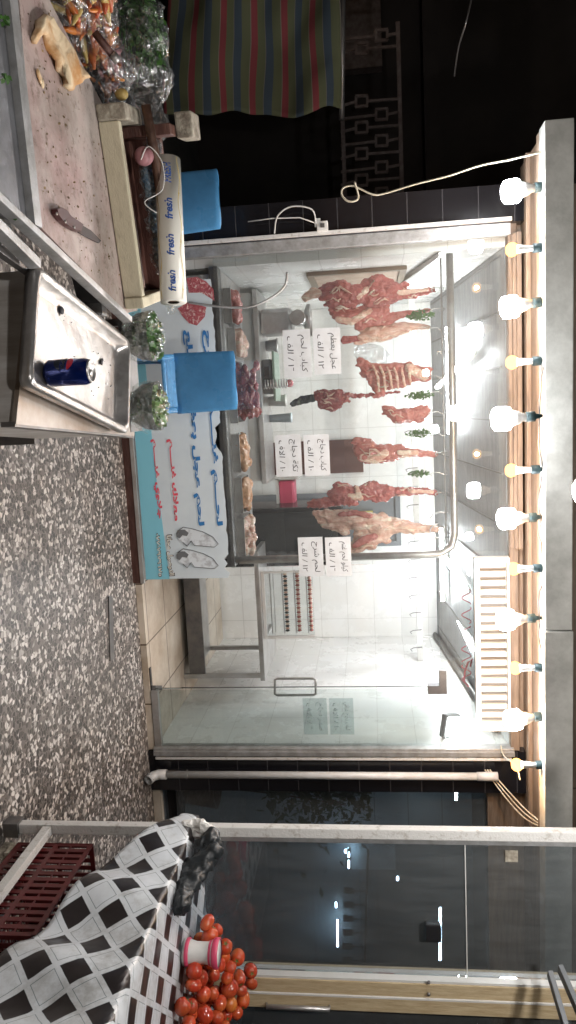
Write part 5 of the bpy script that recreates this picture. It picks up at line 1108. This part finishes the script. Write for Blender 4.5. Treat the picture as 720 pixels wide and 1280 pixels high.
# neighbour shop behind the partition
ns_ = thing('neighbour_shop', 'unlit shop with dark glass front right of the drain pipe', 'shop', (4, 5.1, 0))
mk('wall', G().box(2.78, 7.5, 5.3, 5.45, -.05, .12), 'night', ns_); mk('wall', G().box(2.78, 7.5, 5.12, 5.3, 2.45, 3.1), 'soffit', ns_)
mk('side_wall', G().box(2.66, 2.78, 5.31, 8.5, -.05, 3), 'grey', ns_); mk('back_wall', G().box(2.78, 7.5, 8.4, 8.5, -.05, 3), 'bluegrey', ns_); mk('side_wall', G().box(7.4, 7.5, 5.46, 8.4, -.05, 3), 'grey', ns_)
mk('floor', G().box(2.78, 7.4, 5.11, 8.4, -.05, .03), 'grey', ns_); mk('ceiling', G().box(2.78, 7.4, 5.31, 8.4, 2.75, 2.8), 'grey', ns_)
mk('pane', G().box(2.80, 7.4, 5.2, 5.208, .13, 2.45), 'glassd', ns_)
for x in (2.785, 4.3, 5.7): mk('mullion', G().box(x, x+.05, 5.17, 5.24, .12, 2.45), 'darksteel', ns_)
mk('threshold', G().box(2.62, 7.4, 5.05, 5.1, -.05, .06), 'floor', ns_)
for i, (x, y0, y1, Y) in enumerate(((436, 1060, 1085, 8.2), (422, 1150, 1183, 8.2), (550, 1135, 1200, 7.0), (570, 985, 1000, 7.5), (432, 1062, 1066, 6.5), (420, 1128, 1134, 7.4), (497, 1096, 1100, 6.8))):  # glowing tubes added in the room to imitate lights reflected in the pane
    a, b = P(x, y0, 'y', Y), P(x, y1, 'y', Y); tube_lamp(a, b, ['short dim tube lamp low in the dark neighbour shop', 'longer dim tube lamp in the dark neighbour shop, nearer the yellow posts', 'long faint tube lamp high in the dark neighbour shop', 'tiny bright lamp in the neighbour shop above the plant', 'tiny lamp dot beside the white stall post in the dark glass', 'tiny lamp dot between the two low tube lamps in the dark glass', 'tiny lamp dot at mid height in the dark glass'][i], 'dim', .011, 'lamps in the neighbour shop')
# plant added behind neighbour glass to imitate a tree's reflection
pl = thing('potted_plant', 'large leafy plant behind the dark glass right of the drain pipe', 'plant', (3.12, 5.7, .03))
mk('pot', xf(G().lathe([(0, 0), (.14, 0), (.18, .3), (.165, .3), (.13, .02), (0, .02)]), Matrix.Translation((3.12, 5.75, .031))), 'doorbrown', pl)
g = G()
for k in range(7): g.tube([(3.12, 5.75, .25), (3.12+rg.uniform(-.1, .1), 5.75, .8), (3.12+rg.uniform(-.35, .3), 5.7+rg.uniform(-.1, .2), 1.4)], [.012, .009, .004], 6)
mk('stems', g, 'stick', pl); g = G(); rg = random.Random(12)
for k in range(900):
    a, z = rg.uniform(0, 6.28), rg.uniform(.75, 1.6); q = abs(rg.gauss(0, .2))*(1.3-.5*abs(z-1.2)); g.leaf((3.12+q*math.cos(a)*1.2, 5.7+q*math.sin(a)*.7, z), rg.uniform(.04, .08), rg)
mk('foliage', g, 'leafn', pl)
wp = thing('wall_poster', 'pale blue poster on the rear wall of the dark neighbour shop', 'poster', P(440, 1075, 'y', 8.3))  # panel added to imitate a reflection of the shop across
a, b = P(437, 1052, 'y', 8.3), P(495, 1092, 'y', 8.3); mk('sheet', G().box(a.x, b.x, 8.37, 8.39, a.z, b.z), 'banner', wp)
tr_ = thing('tool_rack', 'dark rail with hanging utensils inside the neighbour shop beside the yellow posts', 'rack', P(420, 1200, 'y', 6.5))  # rail and shapes added as part of the imitated reflection
a, b = P(460, 1062, 'y', 6.5), P(456, 1208, 'y', 6.5); mk('rail', G().tube([a, b], .012, 6), 'darksteel', tr_)
for k in range(6):
    q = a.lerp(b, .35+k*.12); mk('utensil', G().tube([q, q-Vector((0, 0, .12))], .006, 6).box(q.x-.03, q.x+.03, q.y-.005, q.y+.005, q.z-.22, q.z-.12, .01), 'darksteel', tr_)
# background left: striped cloth, grille
def stf(u, v):
    a = P(205+222*v, -150+292*u, 'y', 5.9); y = 5.9+.05*math.sin(v*9+u*3)+.05*noise.noise(Vector((u*5, v*7, 0)))
    edge = .04*noise.noise(Vector((v*6, 0, 4))) if u > .9 else 0
    return (a.x+edge+.02*math.sin(v*11), y, a.z+.03*noise.noise(Vector((u*3, v*3, 9))))
mk('striped_cloth', G().sheet(stf, 40, 40, lambda u, v: (u, v*5.9+.1)), 'stripes', label='red, green and blue striped cloth hanging in the dark on the left', cat='cloth', solid=.006)
mk('cloth_rail', G().tube([P(430, -150, 'y', 5.9), P(427, 150, 'y', 5.9)], .02, 8), 'darksteel', label='dark rail carrying the striped cloth', cat='rail')
gr = thing('iron_grille', 'dark iron grille with a pattern of small squares, far left of the shop', 'grille', P(410, 150, 'y', 7))
def gb(x0, y0, x1, y1, w=.03): return G().bar(P(x0, y0, 'y', 7), P(x1, y1, 'y', 7), w, w)
mk('rail', gb(424, 30, 432, 262, .035), 'rust', gr); mk('rail', gb(497, 28, 503, 262, .035), 'rust', gr)
for i in range(13):
    y = 44+i*16.5
    if 72 < y < 112: continue
    xs = 477 if i % 2 == 0 else 452
    g = G(); g.bar(P(426, y+6, 'y', 7), P(xs-8, y+1, 'y', 7), .02); g.bar(P(xs+8, y, 'y', 7), P(500, y-3, 'y', 7), .02)
    for a, b in (((xs-7, y-6), (xs-7, y+7)), ((xs-8, y+7), (xs+8, y+6)), ((xs+7, y+6), (xs+7, y-7)), ((xs+8, y-7), (xs-8, y-6))): g.bar(P(*a, 'y', 6.99), P(*b, 'y', 6.99), .022)
    mk('square_bar', g, 'rust', gr)
wirepts([(590, -5, 5), (582, 30, 5), (573, 60, 5.2), (568, 95, 5.4)], .006, 'darksteel', 'thin dark cable crossing the night sky at the upper left')

# ================================================================== LIGHT
w = bpy.data.worlds.new('World'); sc.world = w; w.use_nodes = True; t = w.node_tree; bgd = t.nodes['Background']
sky = t.nodes.new('ShaderNodeTexSky'); sky.sky_type = 'NISHITA'; sky.sun_disc = False; sky.sun_elevation = R(4); sky.sun_rotation = R(200); L(t, sky.outputs[0], bgd.inputs[0]); bgd.inputs[1].default_value = .004
sl = bpy.data.lights.new('moon', 'SUN'); sl.energy = .01; sl.angle = R(.5); sl.color = (.8, .88, 1); so = bpy.data.objects.new('moon', sl); COL.objects.link(so); so.rotation_euler = (R(50), 0, R(160))
sc.view_settings.view_transform = 'Standard'; sc.view_settings.look = 'None'; sc.view_settings.exposure = .28; sc.view_settings.gamma = 1
sc.cycles.max_bounces = 8; sc.cycles.transparent_max_bounces = 24; sc.cycles.sample_clamp_indirect = 4; sc.cycles.use_denoising = True
sc.cycles.caustics_reflective = False; sc.cycles.caustics_refractive = False
